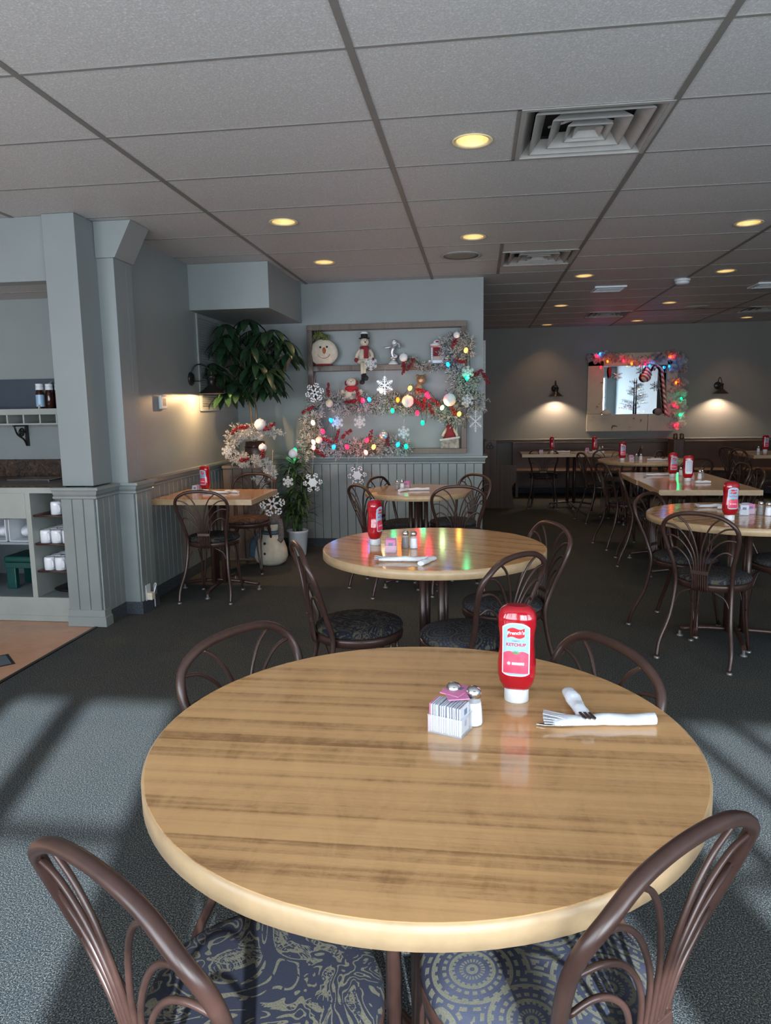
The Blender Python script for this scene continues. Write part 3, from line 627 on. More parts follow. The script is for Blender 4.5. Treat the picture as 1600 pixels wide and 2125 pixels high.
CHAIRS = [
 (cm, 1.29, 4.02, -36, 'brown metal chair with medallion seat, back toward camera, at right round table'),
 (cf, -1.964, 5.055, 2, 'brown metal chair with floral seat tucked under the left-wall table, back to camera'),
 (cb, -1.979, 5.885, 181, 'brown metal chair with brown seat on the far side of the left-wall table'),
 (cf, -.513, 2.977, -66, 'brown metal chair with floral seat, left of the middle round table'),
 (cm, -.045, 2.872, 50, 'brown metal chair with blue medallion seat, right behind the big ketchup bottle'),
 (cm, .12, 3.36, 113, 'brown metal chair with medallion seat on the right side of the middle round table'),
 (cf, -.389, 1.575, 240, 'chair behind the foreground table at left, only its curved back showing'),
 (cm, .085, 1.56, 118, 'chair behind the foreground table at right, only its curved back showing'),
 (cf, -.337, .988, -31, 'foreground brown metal chair with floral seat, lower left corner'),
 (cm, .098, 1.095, 43, 'foreground brown metal chair with medallion seat, lower right corner'),
 (cf, -.664, 5.33, -53, 'brown metal chair left front of the round table by the frame wall'),
 (cm, -.58, 5.72, 250, 'brown metal chair between the frame wall and its round table, left one'),
 (cf, -.15, 5.37, 3, 'brown metal chair, back to camera, right front of the table by the frame wall'),
 (cm, -.20, 5.82, 134, 'brown metal chair at the wall corner, rightmost of the table by the frame wall'),
 (cm, 1.28, 4.51, -130, 'brown metal chair on the far left of the right round table'),
 (cm, 1.83, 4.42, 110, 'brown metal chair on the right of the right round table, mostly cut off'),
 (cf, 1.457, 7.167, -79, 'brown metal chair at the left side of the pushed-together tables, farther one'),
 (cf, 1.49, 6.37, -98, 'brown metal chair at the left side of the pushed-together tables, nearer one'),
 (cf, 1.488, 8.75, -78, 'brown metal chair at the left of the round table below the mirror'),
 (cm, 1.68, 9.22, 182, 'brown metal chair behind the round table below the mirror'),
 (cm, 2.40, 8.80, 240, 'brown metal chair to the right behind the round table below the mirror'),
 (cm, 2.18, 7.98, 20, 'brown metal chair in front of the round table below the mirror, back to camera'),
 (cf, .904, 10.0, -6, 'lone brown metal chair at the long dark table near the pew end'),
 (cm, 2.16, 6.52, 84, 'brown metal chair on the right side of the pushed-together tables, nearer one'),
 (cf, 2.22, 7.05, 92, 'brown metal chair on the right side of the pushed-together tables, farther one'),
 (cf, 3.45, 9.75, -75, 'dark brown chair at the left of the far right table, farther one'),
 (cm, 3.42, 9.2, -80, 'dark brown chair at the left of the far right table, nearer one'),
 (cm, 1.95, 10.1, 80, 'brown metal chair at the right end of the long dark table'),
]
for st, x, y, a, l in CHAIRS: st((x, y, 0), radians(a), l, GC)

# ------------------------------------------------------------------ tableware
BPR = [(0.029, 0.027, 0.020), (0.036, 0.032, 0.023), (0.046, 0.037, 0.027), (0.062, 0.0405, 0.030), (0.085, 0.0408, 0.030), (0.105, 0.0385, 0.029), (0.130, 0.0368, 0.028), (0.150, 0.0375, 0.028), (0.170, 0.0405, 0.029), (0.188, 0.0410, 0.029), (0.200, 0.038, 0.027), (0.209, 0.031, 0.022), (0.213, 0.022, 0.015)]
def bw(z):
    for (z0, a0, b0), (z1, a1, b1) in zip(BPR, BPR[1:]):
        if z0 <= z <= z1:
            t_ = (z-z0)/(z1-z0); t_ = t_*t_*(3-2*t_)*0.5+t_*0.5; return a0+(a1-a0)*t_, b0+(b1-b0)*t_
    return BPR[0][1:] if z < BPR[0][0] else BPR[-1][1:]
def bsurf(x, z, off):
    a, b_ = bw(z); k = min(0.98, abs(x)/a); return -b_*(1-k**2.7)**(1/2.7)-off
def decal(bm, poly, off, mi=0, side=1):
    # flat polygon draped on the bottle front as a fine grid of strips
    pass
def text_bm(s, size, x, z, off, shear=0.0, rot=0.0):
    cu = bpy.data.curves.new('lettering', 'FONT'); cu.body = s; cu.size = size; cu.align_x = 'CENTER'; cu.align_y = 'CENTER'; cu.offset = size*0.028; cu.shear = shear; cu.resolution_u = 3
    o = bpy.data.objects.new('lettering', cu); COL.objects.link(o); dg = bpy.context.evaluated_depsgraph_get(); me = bpy.data.meshes.new_from_object(o.evaluated_get(dg))
    bm = BM(); bm.from_mesh(me); bpy.data.objects.remove(o); bpy.data.meshes.remove(me); bpy.data.curves.remove(cu)
    c, s_ = cos(rot), sin(rot)
    for v in bm.verts:
        u, w = v.co.x, v.co.y; u, w = u*c-w*s_, u*s_+w*c; v.co = (x+u, bsurf(x+u, z+w, off), z+w)
    return bm
def drape(polyf, off, nx=14, nz=14):
    # polyf(u,v) in 0..1 -> (x,z)
    bm = BM(); g = [[None]*(nz+1) for _ in range(nx+1)]
    for i in range(nx+1):
        for j in range(nz+1):
            x, z = polyf(i/nx, j/nz); g[i][j] = bm.verts.new((x, bsurf(x, z, off), z))
    for i in range(nx):
        for j in range(nz): bm.faces.new((g[i][j], g[i+1][j], g[i+1][j+1], g[i][j+1]))
    return bm
def make_ketchup():
    t = thing('ketchup_bottle', 'x', 'ketchup bottle', (0, 0, 0))
    bm = BM(); seg = 36; rings = []
    zs = [0.029+(0.213-0.029)*k/34 for k in range(35)]
    for z in zs:
        a, b_ = bw(z); ring = []
        for k in range(seg):
            th = 2*pi*k/seg; c, s = cos(th), sin(th); q = (abs(c)**2.7+abs(s)**2.7)**(-1/2.7); ring.append(bm.verts.new((a*q*c, b_*q*s, z)))
        rings.append(ring)
    for a, c in zip(rings, rings[1:]):
        for k in range(seg): f = bm.faces.new((a[k], a[(k+1) % seg], c[(k+1) % seg], c[k])); f.smooth = True
    bm.faces.new(rings[0][::-1]); bm.faces.new(rings[-1]); obj('bottle_body', bm, M_RED, t)
    bm = BM(); lathe(bm, [(0.0255, 0), (0.0265, 0.003), (0.0262, 0.026), (0.0245, 0.030), (0.020, 0.031)], 32, sy=0.95); obj('cap', bm, M_WHITE, t)
    Wl = 0.029
    def lab(u, v, m_=0.0):
        w = Wl-m_; x = (u*2-1)*w; top = 0.181-m_-0.010*abs(u*2-1)**3; bot = 0.070+m_+0.006*(1-abs(u*2-1)**4)*-1; return x, bot+(top-bot)*v
    lb = obj('label', drape(lambda u, v: lab(u, v), 0.0004), M_LABELW, t)
    obj('label_field', drape(lambda u, v: lab(u, v, 0.0022), 0.0007), M_LABEL, lb)
    obj('tomato_picture', drape(lambda u, v: ((u*2-1)*0.0266, 0.0705+(0.113+0.006*abs(sin((u*2-1)*pi*0.98))-0.0705)*v), 0.0010), M_LPINK, lb)
    obj('flag_emblem', drape(lambda u, v: ((u*2-1)*0.0180, 0.159+0.0028*sin(u*2*pi)+0.004*(u-0.5)+(v-0.5)*(0.021-0.002*abs(u*2-1))), 0.0010), M_LRED, lb)
    bm = text_bm("French's", 0.0108, -0.0005, 0.1592, 0.0014, 0.15, 0.06); obj('lettering', bm, M_LABELW, lb, fix=False)
    bm = text_bm("KETCHUP", 0.0094, 0, 0.133, 0.0012); obj('lettering', bm, M_LRED, lb, fix=False)
    bm = text_bm("TOMATO", 0.0040, 0, 0.1415, 0.0012); obj('lettering', bm, M_INK, lb, fix=False)
    bm = BM()
    for k in range(7):
        a = pi*(0.08+0.84*k/6); L = 0.011
        def lf(u, v, a=a, L=L): return (cos(a)*L*u+(v-0.5)*0.0035*(1-u)*sin(a), 0.114+sin(a)*L*0.75*u-(v-0.5)*0.0035*(1-u)*cos(a))
        g = drape(lf, 0.0014, 4, 1); me = bpy.data.meshes.new('tmp'); g.to_mesh(me); g.free(); bm.from_mesh(me); bpy.data.meshes.remove(me)
    obj('tomato_stem', bm, M_LGREEN, lb)
    bm = BM(); pts = []
    for k in range(14): a = 2*pi*k/14+pi/2; r = 0.0045 if k % 2 == 0 else 0.0024; pts.append((-0.0145+r*cos(a), 0.0925+r*sin(a)))
    vs = [bm.verts.new((x, bsurf(x, z, 0.0014), z)) for x, z in pts]; bm.faces.new(vs); obj('leaf_emblem', bm, M_LABELW, lb, fix=False)
    obj('small_print_panel', drape(lambda u, v: (-0.008+0.026*u, 0.0895+0.0055*v+0.0008*sin(40*u)), 0.0013), mat('small_print', (0.80, 0.50, 0.58), 0.4, 0.5, 900), lb)
    # plain back label
    def bl(u, v): x, z = lab(u, v, 0.001); return x, z
    g = drape(bl, 0.0006)
    for v in g.verts: v.co.y *= -1
    bk = obj('back_label', g, M_LABELW, t)
    bm = BM()
    for k in range(16):
        z = 0.085+k*0.0058
        for s_ in range(6):
            x0 = -0.022+s_*0.0072; x1 = x0+0.0058
            vs = [bm.verts.new((x, -bsurf(x, zz, 0.0009), zz)) for x, zz in ((x0, z), (x1, z), (x1, z+0.0028), (x0, z+0.0028))]; bm.faces.new(vs)
    obj('small_print_panel', bm, M_INK, bk, fix=False)
    return t
ketchup = Stock(make_ketchup()); TZ = 0.75
KET = [(0.086, 1.503, -8, 'large red ketchup bottle standing on its white cap on the foreground table'),
 (-0.477, 3.26, 72, 'red ketchup bottle seen edge-on on the middle round table'),
 (-2.117, 5.32, -20, 'red ketchup bottle on the left-wall table'),
 (1.371, 4.06, 12, 'red ketchup bottle on the right round table'),
 (1.70, 6.50, 10, 'farther of the two ketchup bottles on the pushed-together tables'),
 (1.722, 6.12, 178, 'nearer ketchup bottle, back label showing, on the pushed-together tables'),
 (1.649, 8.45, 8, 'red ketchup bottle on the round table below the mirror'),
 (1.016, 10.05, 75, 'dark red ketchup bottle at the left of the long dark table'),
 (1.579, 10.0, 55, 'dark red ketchup bottle at the right of the long dark table'),
 (3.74, 9.9, 10, 'ketchup bottle on the table at far right edge')]
for x, y, a, l in KET: ketchup((x, y, TZ), radians(a), l, 'upside-down squeeze ketchup bottles')

def make_shaker(fill, h=0.048):
    t = thing('shaker', 'x', 'shaker', (0, 0, 0))
    bm = BM(); lathe(bm, [(0.0185, 0.0), (0.0195, 0.003), (0.0175, 0.03), (0.0135, 0.056), (0.0125, 0.060)], 10); obj('glass_body', bm, M_CLEAR, t)
    bm = BM(); lathe(bm, [(0.0175, 0.002), (0.0180, 0.004), (0.0164, 0.03), (0.0145, h)], 10); obj('contents', bm, fill, t)
    bm = BM(); lathe(bm, [(0.0145, 0.058), (0.0150, 0.066), (0.0148, 0.072), (0.0115, 0.077), (0.006, 0.0795), (0.0001, 0.080)], 20); obj('cap', bm, M_CHROME, t)
    return t
salt, pepper = Stock(make_shaker(M_SALT)), Stock(make_shaker(M_PEPPER))
def make_caddy():
    t = thing('packet_caddy', 'x', 'packet holder', (0, 0, 0)); w, d, h, th = 0.036, 0.027, 0.037, 0.0015
    bm = BM(); box(bm, -w, w, -d, d, 0, 0.002); box(bm, -w, w, -d, -d+th, 0.002, h); box(bm, -w, w, d-th, d, 0.002, h); box(bm, -w, -w+th, -d+th, d-th, 0.002, h*0.9); box(bm, w-th, w, -d+th, d-th, 0.002, h*0.9)
    obj('box', bm, M_CLEAR, t)
    bm = BM(); tube(bm, [(-w, -d, h), (w, -d, h), (w, d, h), (-w, d, h)], 0.0016, 6, closed=True); obj('rim', bm, M_CLEAR, t); return t
caddy = Stock(make_caddy())
def make_packet(m_):
    bm = BM(); box(bm, -0.0011, 0.0011, -0.0215, 0.0215, 0, 0.056); 
    bmesh.ops.bevel(bm, geom=bm.edges[:], offset=0.0008, segments=1); o = obj('sugar_packet', bm, m_); tag(o, 'x', 'sugar packet')
    bm = BM(); box(bm, 0.0011, 0.0013, -0.002, 0.012, 0.036, 0.048); box(bm, 0.0011, 0.0013, 0.0, 0.010, 0.012, 0.024); box(bm, -0.0013, -0.0011, -0.010, 0.010, 0.030, 0.044); obj('printed_mark', bm, M_INK, o); return o
pk_w, pk_p = Stock(make_packet(M_PACK)), Stock(make_packet(M_PINK))
def place(stock, x, y, z, rx, ry, rz, label, group):
    o = stock((x, y, z), 0, label, group); o.rotation_euler = (rx, ry, rz); return o
def fill_caddy(cx, cy, rz, where, kinds, base_label, n_end=0):
    caddy((cx, cy, TZ), rz, base_label, 'clear plastic packet holders')
    n = len(kinds); c, s = cos(rz), sin(rz)
    for i, k in enumerate(kinds):
        u = -0.030+0.060*i/max(1, n-1); v = random.uniform(-0.0012, 0.0012); dz = random.uniform(0, 0.0006)
        place(pk_p if k == 'p' else pk_w, cx+c*u-s*v, cy+s*u+c*v, TZ+0.0022+dz, 0, random.uniform(-0.03, 0.03) if 0 < i < n-1 else 0, rz, ('pink' if k == 'p' else 'white')+' sweetener packet in the clear holder '+where, ('pink' if k == 'p' else 'white')+' packets in the holder '+where)
fill_caddy(-0.052, 1.337, radians(-22), 'on the foreground table', 'wwwwwwwwwwwwww', 'clear plastic packet holder full of white packets on the foreground table')
for (x, y, z, rx, ry, rz, l) in ((-0.055, 1.356, TZ+0.066, radians(82), 0, radians(60), 'pink packet lying flat across the top of the white packets'), (-0.034, 1.338, TZ+0.0645, radians(80), 0, radians(105), 'second pink packet folded over the top of the white packets')):
    o = place(pk_p, x, y, z, 0, radians(88), rz, l, 'pink packets laid on the white ones')
place(pk_p, -0.083, 1.3495, TZ+0.003, 0, 0, radians(-22), 'pink packet standing at the left end of the foreground holder', 'pink packets laid on the white ones')
pepper((-0.047, 1.388, TZ), 0.3, 'pepper shaker with chrome cap behind the packet holder, foreground table', 'glass shakers with chrome caps')
salt((-0.006, 1.372, TZ), 0.1, 'salt shaker with chrome cap right of the packet holder, foreground table', 'glass shakers with chrome caps')
fill_caddy(-0.382, 3.095, radians(4+90), 'on the middle round table', 'ppppp', 'clear packet holder with pink packets on the middle round table')
pepper((-0.327, 3.19, TZ), 0, 'pepper shaker on the middle round table', 'glass shakers with chrome caps')
salt((-0.288, 3.18, TZ), 0, 'salt shaker on the middle round table', 'glass shakers with chrome caps')
fill_caddy(-2.195, 5.34, radians(80), 'on the left-wall table', 'wpwpw', 'clear packet holder beside the ketchup on the left-wall table')
salt((-2.14, 5.40, TZ), 0, 'salt shaker half hidden behind the ketchup on the left-wall table', 'glass shakers with chrome caps')
pepper((-0.625, 5.52, TZ), 0, 'pepper shaker on the table by the frame wall', 'glass shakers with chrome caps')
salt((-0.588, 5.53, TZ), 0, 'salt shaker on the table by the frame wall', 'glass shakers with chrome caps')
fill_caddy(-0.555, 5.62, radians(80), 'on the table by the frame wall', 'pppp', 'clear packet holder with pink packets on the table by the frame wall')
fill_caddy(1.516, 4.262, radians(75), 'on the right round table', 'wwpww', 'clear packet holder with white and pink packets on the right round table')
fill_caddy(1.556, 4.31, radians(100), 'behind the pink ones on the right round table', 'ppww', 'second clear packet holder on the right round table, farther right')
pepper((1.606, 4.262, TZ), 0, 'pepper shaker on the right round table', 'glass shakers with chrome caps')
salt((1.634, 4.226, TZ), 0, 'salt shaker on the right round table', 'glass shakers with chrome caps')
fill_caddy(1.79, 6.28, radians(80), 'on the pushed-together tables', 'ppp', 'clear packet holder half hidden by the nearer bottle, pushed-together tables')
salt((1.80, 6.62, TZ), 0, 'salt shaker between the two ketchup bottles, pushed-together tables', 'glass shakers with chrome caps')
salt((1.868, 6.30, TZ), 0, 'salt shaker right of the nearer bottle, pushed-together tables', 'glass shakers with chrome caps')
pepper((1.905, 6.36, TZ), 0, 'pepper shaker right of the nearer bottle, pushed-together tables', 'glass shakers with chrome caps')
fill_caddy(1.76, 8.52, radians(90), 'on the round table below the mirror', 'pwp', 'clear packet holder on the round table below the mirror')
pepper((1.82, 8.52, TZ), 0, 'pepper shaker on the round table below the mirror', 'glass shakers with chrome caps')
salt((1.865, 8.50, TZ), 0, 'salt shaker on the round table below the mirror', 'glass shakers with chrome caps')
fill_caddy(0.873, 10.05, radians(85), 'at the left of the long dark table', 'ppw', 'clear packet holder at the left of the long dark table')
fill_caddy(1.484, 10.0, radians(85), 'at the right of the long dark table', 'ppp', 'clear packet holder at the right of the long dark table')
salt((1.65, 10.0, TZ), 0, 'salt shaker on the long dark table', 'glass shakers with chrome caps')
pepper((1.69, 10.02, TZ), 0, 'pepper shaker on the long dark table', 'glass shakers with chrome caps')
salt((3.62, 9.8, TZ), 0, 'salt shaker on the table at far right edge', 'glass shakers with chrome caps')

def make_roll(seed, L=0.2, flare=True):
    rnd = random.Random(seed); bm = BM(); n = 22; sides = 12; rings = []
    for i in range(n+1):
        s = i/n; x = -L/2+L*s; fl = max(0, 0.22-s)/0.22 if flare else 0
        hw = 0.0155+0.006*fl+0.0016*sin(s*9+seed); hh = 0.0105-0.005*fl+0.001*sin(s*13+seed)
        rings.append([bm.verts.new((x, hw*cos(2*pi*k/sides)*(1+rnd.uniform(-.07, .07)), hh+hh*sin(2*pi*k/sides)*(1+rnd.uniform(-.05, .05))+0.006*fl*abs(cos(2*pi*k/sides)))) for k in range(sides)])
    for a, c in zip(rings, rings[1:]):
        for k in range(sides): f = bm.faces.new((a[k], a[(k+1) % sides], c[(k+1) % sides], c[k])); f.smooth = True
    bm.faces.new(rings[0][::-1]); bm.faces.new(rings[-1])
    # loose wrap edge as a thin folded sheet with thickness
    mn = min(v.co.z for v in bm.verts)
    for v in bm.verts: v.co.z -= mn
    t = thing('napkin_roll', 'x', 'napkin', (0, 0, 0)); obj('rolled_napkin', bm, M_NAP, t)
    if flare:
        for k in range(4):
            bm = BM(); a = rnd.uniform(-0.3, 0.3)+0.22*(k-1.5); x0 = -L/2+0.035
            p = [(x0, -0.010, 0.006+k*0.003), (x0-0.055*cos(a), 0.055*sin(a)-0.010, 0.012+k*0.004), (x0-0.050*cos(a+0.25), 0.050*sin(a+0.25)+0.014, 0.008+k*0.003), (x0+0.005, 0.011, 0.006+k*0.003)]
            lo = [bm.verts.new(q_) for q_ in p]; hi = [bm.verts.new((q_[0], q_[1], q_[2]+0.0012)) for q_ in p]
            bm.faces.new(lo[::-1]); bm.faces.new(hi)
            for i in range(4): bm.faces.new((lo[i], lo[(i+1) % 4], hi[(i+1) % 4], hi[i]))
            obj('napkin_fold', bm, M_NAP, t)
    return t
roll_a, roll_b = Stock(make_roll(1, 0.205)), Stock(make_roll(5, 0.12, False))
GN = 'white paper napkin rolls'
roll_a((0.252, 1.392, TZ), radians(7), 'long white napkin roll lying across, right side of the foreground table', GN)
o = roll_b((0.205, 1.450, TZ), radians(-78), 'shorter rolled napkin leaning on the long one, foreground table', GN); o.rotation_euler = (0, radians(5), radians(-80)); o.location = (0.207, 1.452, TZ+0.005)
def knife(loc, rz, ry, label, L=0.10, dark=True):
    t = thing('knife' if L > 0.06 else 'cutlery_handle', label, 'cutlery', loc, rz); t.rotation_euler = (0, ry, rz)
    bm = BM(); pts = [(-L, 0.0), (-L*0.75, -0.006), (-L*0.3, -0.008), (0, -0.006), (0, 0.006), (-L*0.3, 0.008), (-L*0.8, 0.006)]
    prism(bm, pts, 0.0, 'z', 0.0022); obj('blade', bm, M_STEEL, t, 0.0006); return t
knife((0.19, 1.380, TZ+0.002), radians(4), 0, 'table knife tip poking out of the long napkin roll', 0.072)
for k, dy in enumerate((-0.009, 0.0, 0.009)):
    t = thing('cutlery_handle', ('left', 'middle', 'right')[k]+' dark steel cutlery handle sticking out of the short napkin roll', 'cutlery', (0.215+dy, 1.396, TZ+0.021)); t.rotation_euler = (0, radians(-6), radians(-82))
    bm = BM(); pts = [(0, -0.003), (0.035, -0.0045), (0.043, 0), (0.035, 0.0045), (0, 0.003)]; prism(bm, pts, 0, 'z', 0.003); obj('handle', bm, M_STEEL, t, 0.0008)
RL = [(-0.305, 2.895, 2, 0, 'napkin roll lying flat on the middle round table'), (-0.205, 2.868, 68, 1, 'napkin roll crossing the flat one on the middle round table'),
 (-2.02, 5.27, 178, 0, 'napkin roll on the left-wall table, front one'), (-1.90, 5.31, -15, 1, 'napkin roll resting behind on the left-wall table'),
 (-0.56, 5.42, 55, 1, 'napkin roll on the table by the frame wall, upright one'), (-0.47, 5.47, 10, 0, 'napkin roll lying across on the table by the frame wall'),
 (1.45, 4.56, 5, 0, 'napkin roll behind the ketchup on the right round table'), (1.50, 4.47, -20, 1, 'second napkin roll behind the ketchup on the right round table'),
 (1.60, 6.62, 8, 0, 'napkin roll left of the farther bottle, pushed-together tables'), (1.80, 5.98, 5, 1, 'napkin roll by the nearer bottle, pushed-together tables'),
 (2.02, 8.42, 178, 0, 'napkin roll at the front of the round table below the mirror'), (2.05, 8.56, -25, 1, 'napkin roll at the back of the round table below the mirror'),
 (1.16, 10.05, -15, 0, 'napkin roll at the left of the long dark table'), (1.58, 9.84, 5, 0, 'napkin roll at the right of the long dark table')]
for x, y, a, k, l in RL: (roll_a, roll_b)[k]((x, y, TZ), radians(a), l, GN)

# ------------------------------------------------------------------ pews and far wall
t = thing('pew', 'weathered pew end with carved trefoil and low arm, side toward camera', 'pew', (0.055, 9.8, 0))
def pew_end_poly(): return [(0.03, 0), (0.44, 0), (0.425, 0.16), (0.415, 0.30), (0.46, 0.36), (0.472, 0.40), (0.472, 0.585), (0.205, 0.60), (0.205, 0.925), (0.17, 0.94), (0.10, 0.935), (0.035, 0.925)]
bm = BM(); prism(bm, pew_end_poly(), 0.0, 'y', 0.05); obj('pew_end', bm, M_PEWEND, t, 0.004)
bm = BM()
for a in (90, 210, 330):
    c, s_ = 0.026*cos(radians(a)), 0.026*sin(radians(a)); tube(bm, [(0.11+c+0.024*cos(2*pi*k/14), -0.002, 0.855+s_+0.024*sin(2*pi*k/14)) for k in range(14)], 0.005, 6, closed=True)
obj('trefoil_carving', bm, M_BLACK, t)
bm = BM(); box(bm, 0.18, 0.62-0.16, 0.05, 1.2, 0.40, 0.43); obj('seat', bm, M_DWOOD, t, 0.004)
bm = BM(); box(bm, 0.04, 0.075, 0.05, 1.2, 0.12, 0.90); obj('backrest', bm, M_DWOOD, t, 0.004)
t = thing('pew', 'long dark wooden pew along the far wall beneath the mirror', 'pew', (0, 0, 0))
bm = BM(); box(bm, 0.55, 5.8, 11.46, 11.52, 0.12, 0.80); obj('backrest', bm, M_DWOOD, t, 0.004)
bm = BM(); box(bm, 0.55, 5.8, 11.42, 11.55, 0.80, 0.825); obj('top_rail', bm, M_DWOOD, t, 0.006)
bm = BM(); box(bm, 0.55, 5.8, 10.98, 11.46, 0.385, 0.415); obj('seat', bm, M_DWOOD, t, 0.005)
for x in (0.6, 2.3, 4.0, 5.7):
    bm = BM(); box(bm, x-0.02, x+0.02, 11.05, 11.46, 0.0, 0.385); obj('support', bm, M_DWOOD, t)
t = thing('pew_divider', 'dark carved wooden post between the pews, just below the mirror garland', 'post', (2.90, 10.85, 0))
bm = BM(); box(bm, -0.075, 0.075, -0.05, 0.30, 0, 0.88); obj('post_body', bm, M_DWOOD, t, 0.01)
for sx in (-0.045, 0.045):
    bm = BM(); lathe(bm, [(0.03, 0.88), (0.035, 0.90), (0.028, 0.925), (0.034, 0.95), (0.018, 0.965), (0.0001, 0.968)], 14, sx, 0); obj('finial', bm, M_DWOOD, t)

# framed mirror
t = thing('framed_mirror', 'large mirror in a chipped cream-painted board frame on the far wall', 'mirror', (2.375, 11.595, 1.575))
bm = BM(); box(bm, -0.68, -0.44, -0.05, 0, -0.33, 0.60); obj('frame_board', bm, M_CHIP, t, 0.006)
bm = BM(); box(bm, 0.50, 0.66, -0.05, 0, -0.33, 0.60); obj('frame_board', bm, M_CHIP, t, 0.006)
bm = BM(); box(bm, -0.68, 0.24, -0.052, 0, -0.60, -0.335); obj('frame_board', bm, M_CHIP, t, 0.006)
bm = BM(); box(bm, 0.244, 0.66, -0.050, 0, -0.60, -0.335); obj('frame_board', bm, M_CHIP, t, 0.006)
bm = BM(); box(bm, -0.68, 0.66, -0.05, 0, 0.405, 0.60); obj('frame_board', bm, M_CHIP, t, 0.006)
bm = BM(); box(bm, -0.45, 0.51, -0.022, -0.015, -0.34, 0.41); obj('mirror_glass', bm, M_MIRROR, t)

# ------------------------------------------------------------------ decorations helpers
EC = {'red': ((1.0, 0.015, 0.06), 2.6), 'blue': ((0.01, 0.32, 1.0), 1.6), 'orange': ((1.0, 0.16, 0.01), 3), 'amber': ((1.0, 0.45, 0.07), 4), 'green': ((0.0, 0.80, 0.30), 1.3), 'warm': ((1.0, 0.72, 0.40), 5), 'pink': ((1.0, 0.22, 0.20), 3), 'lime': ((0.65, 1.0, 0.42), 2.5)}
EM = {k: emis('christmas_bulb_'+k, c, s) for k, (c, s) in EC.items()}
M_WIRE = mat('green_light_wire', (0.02, 0.05, 0.025), 0.5)
def string_lights(label, bulbs, y, path=True, r=0.016, glow=0.5):
    t = thing('string_lights', label, 'string lights', (0, 0, 0))
    pts = []
    for i, (x, z, c) in enumerate(bulbs): pts += [(x, y+0.025, z+0.012), (x+0.03, y+0.035, z+0.02)]
    bm = BM()
    bp = sorted(pts) if path else pts
    tube(bm, catmull(bp, 3), 0.0025, 4); obj('wire', bm, M_WIRE, t)
    for x, z, c in bulbs:
        bm = BM(); a = random.uniform(-0.5, 0.5); R3 = Matrix.Rotation(a, 3, 'Y')
        ball(bm, (0, 0, 0), r, 0, 12, 8, 0.85, 0.85, 1.15, R3); o = obj('bulb', bm, EM[c], t, label={'warm': 'warm white bulb', 'lime': 'pale green bulb'}.get(c, c+' bulb')); o.location = (x, y, z)
        bm = BM(); lathe(bm, [(0.006, 0.015), (0.0065, 0.03), (0.004, 0.033)], 8); o2 = obj('socket', bm, M_WIRE, o)
        d = bpy.data.lights.new('bulb_glow', 'POINT'); d.energy = glow; d.specular_factor = 0.0; d.color = EC[c][0]; d.shadow_soft_size = 0.02; lo = bpy.data.objects.new('bulb_glow', d); COL.objects.link(lo); lo.parent = t; lo.location = (x, y-0.035, z)
    return t
def needles(bm, a, b_, n, ln, rad, frost=0.8):
    a, b_ = Vector(a), Vector(b_); ax = (b_-a); L = ax.length; ax.normalize()
    up = Vector((0, 0, 1)) if abs(ax.z) < 0.9 else Vector((1, 0, 0)); u = ax.cross(up).normalized(); w = ax.cross(u)
    for i in range(n):
        s = random.random()**0.8; p = a+ax*L*s; th = random.uniform(0, 2*pi)
        d = (u*cos(th)+w*sin(th)); tilt = random.uniform(0.35, 0.9); d = (d*(1-tilt*0.45)+ax*tilt).normalized()
        l = ln*random.uniform(0.7, 1.15)*(1-0.25*s); e = p+d*l; sd = d.cross(ax); 
        if sd.length < 1e-3: sd = u
        sd.normalize(); s2 = d.cross(sd); mi = 0 if random.random() < frost else 1; rr = rad*(1.1 if mi == 0 else 0.8)
        m_ = p+d*l*0.55
        base = [bm.verts.new(m_+rr*(cos(2*pi*k/3)*sd+sin(2*pi*k/3)*s2)) for k in range(3)]; tip = bm.verts.new(e); bt = bm.verts.new(p)
        for k in range(3):
            f = bm.faces.new((base[k], base[(k+1) % 3], tip)); f.material_index = mi; f = bm.faces.new((base[(k+1) % 3], base[k], bt)); f.material_index = mi
def garland(label, path, y, spread=0.10, dens=5, n=26, ln=0.050, frost=0.55, group=None):
    t = thing('flocked_garland', label, 'garland', (0, 0, 0)); P = catmull([(x, y, z) for x, z in path], 4)
    bm = BM(); tube(bm, P, 0.006, 5); obj('stem', bm, M_BARK, t); bm = BM()
    for i, p in enumerate(P):
        for k in range(dens if i % 2 == 0 else dens-2):
            th = random.uniform(0, 2*pi); d = Vector((cos(th), -random.uniform(0.1, 0.9), sin(th))).normalized(); L = spread*random.uniform(0.55, 1.1)
            d = d*L; 
            if p.y+d.y > 6.96: d.y = 0
            needles(bm, p, p+d, n, ln, 0.0027, frost)
    # keep the needles in front of the wall
    for v in bm.verts:
        if v.co.y > 6.975 and y > 6: v.co.y = 6.975-(v.co.y-6.975)*0.5
    o = obj('needles', bm, [M_FLOCKW, M_FLOCKG], t, fix=False); o['kind'] = 'stuff'; return t
def bauble(x, y, z, r, label, m_=None, ribs=False):
    t = thing('bauble', label, 'bauble', (x, y, z)); bm = BM()
    ball(bm, (0, 0, 0), r, 0, 24, 16)
    if ribs:
        for v in bm.verts: k = 1+0.03*sin(9*(v.co.x*0.8+v.co.z*0.6)/r*1.6); v.co *= k
    obj('globe', bm, m_ or M_WHITEF, t); bm = BM(); lathe(bm, [(r*0.18, r*0.96), (r*0.18, r*1.12), (r*0.05, r*1.15)], 10); obj('hanger_cap', bm, M_SILVER, t); return t
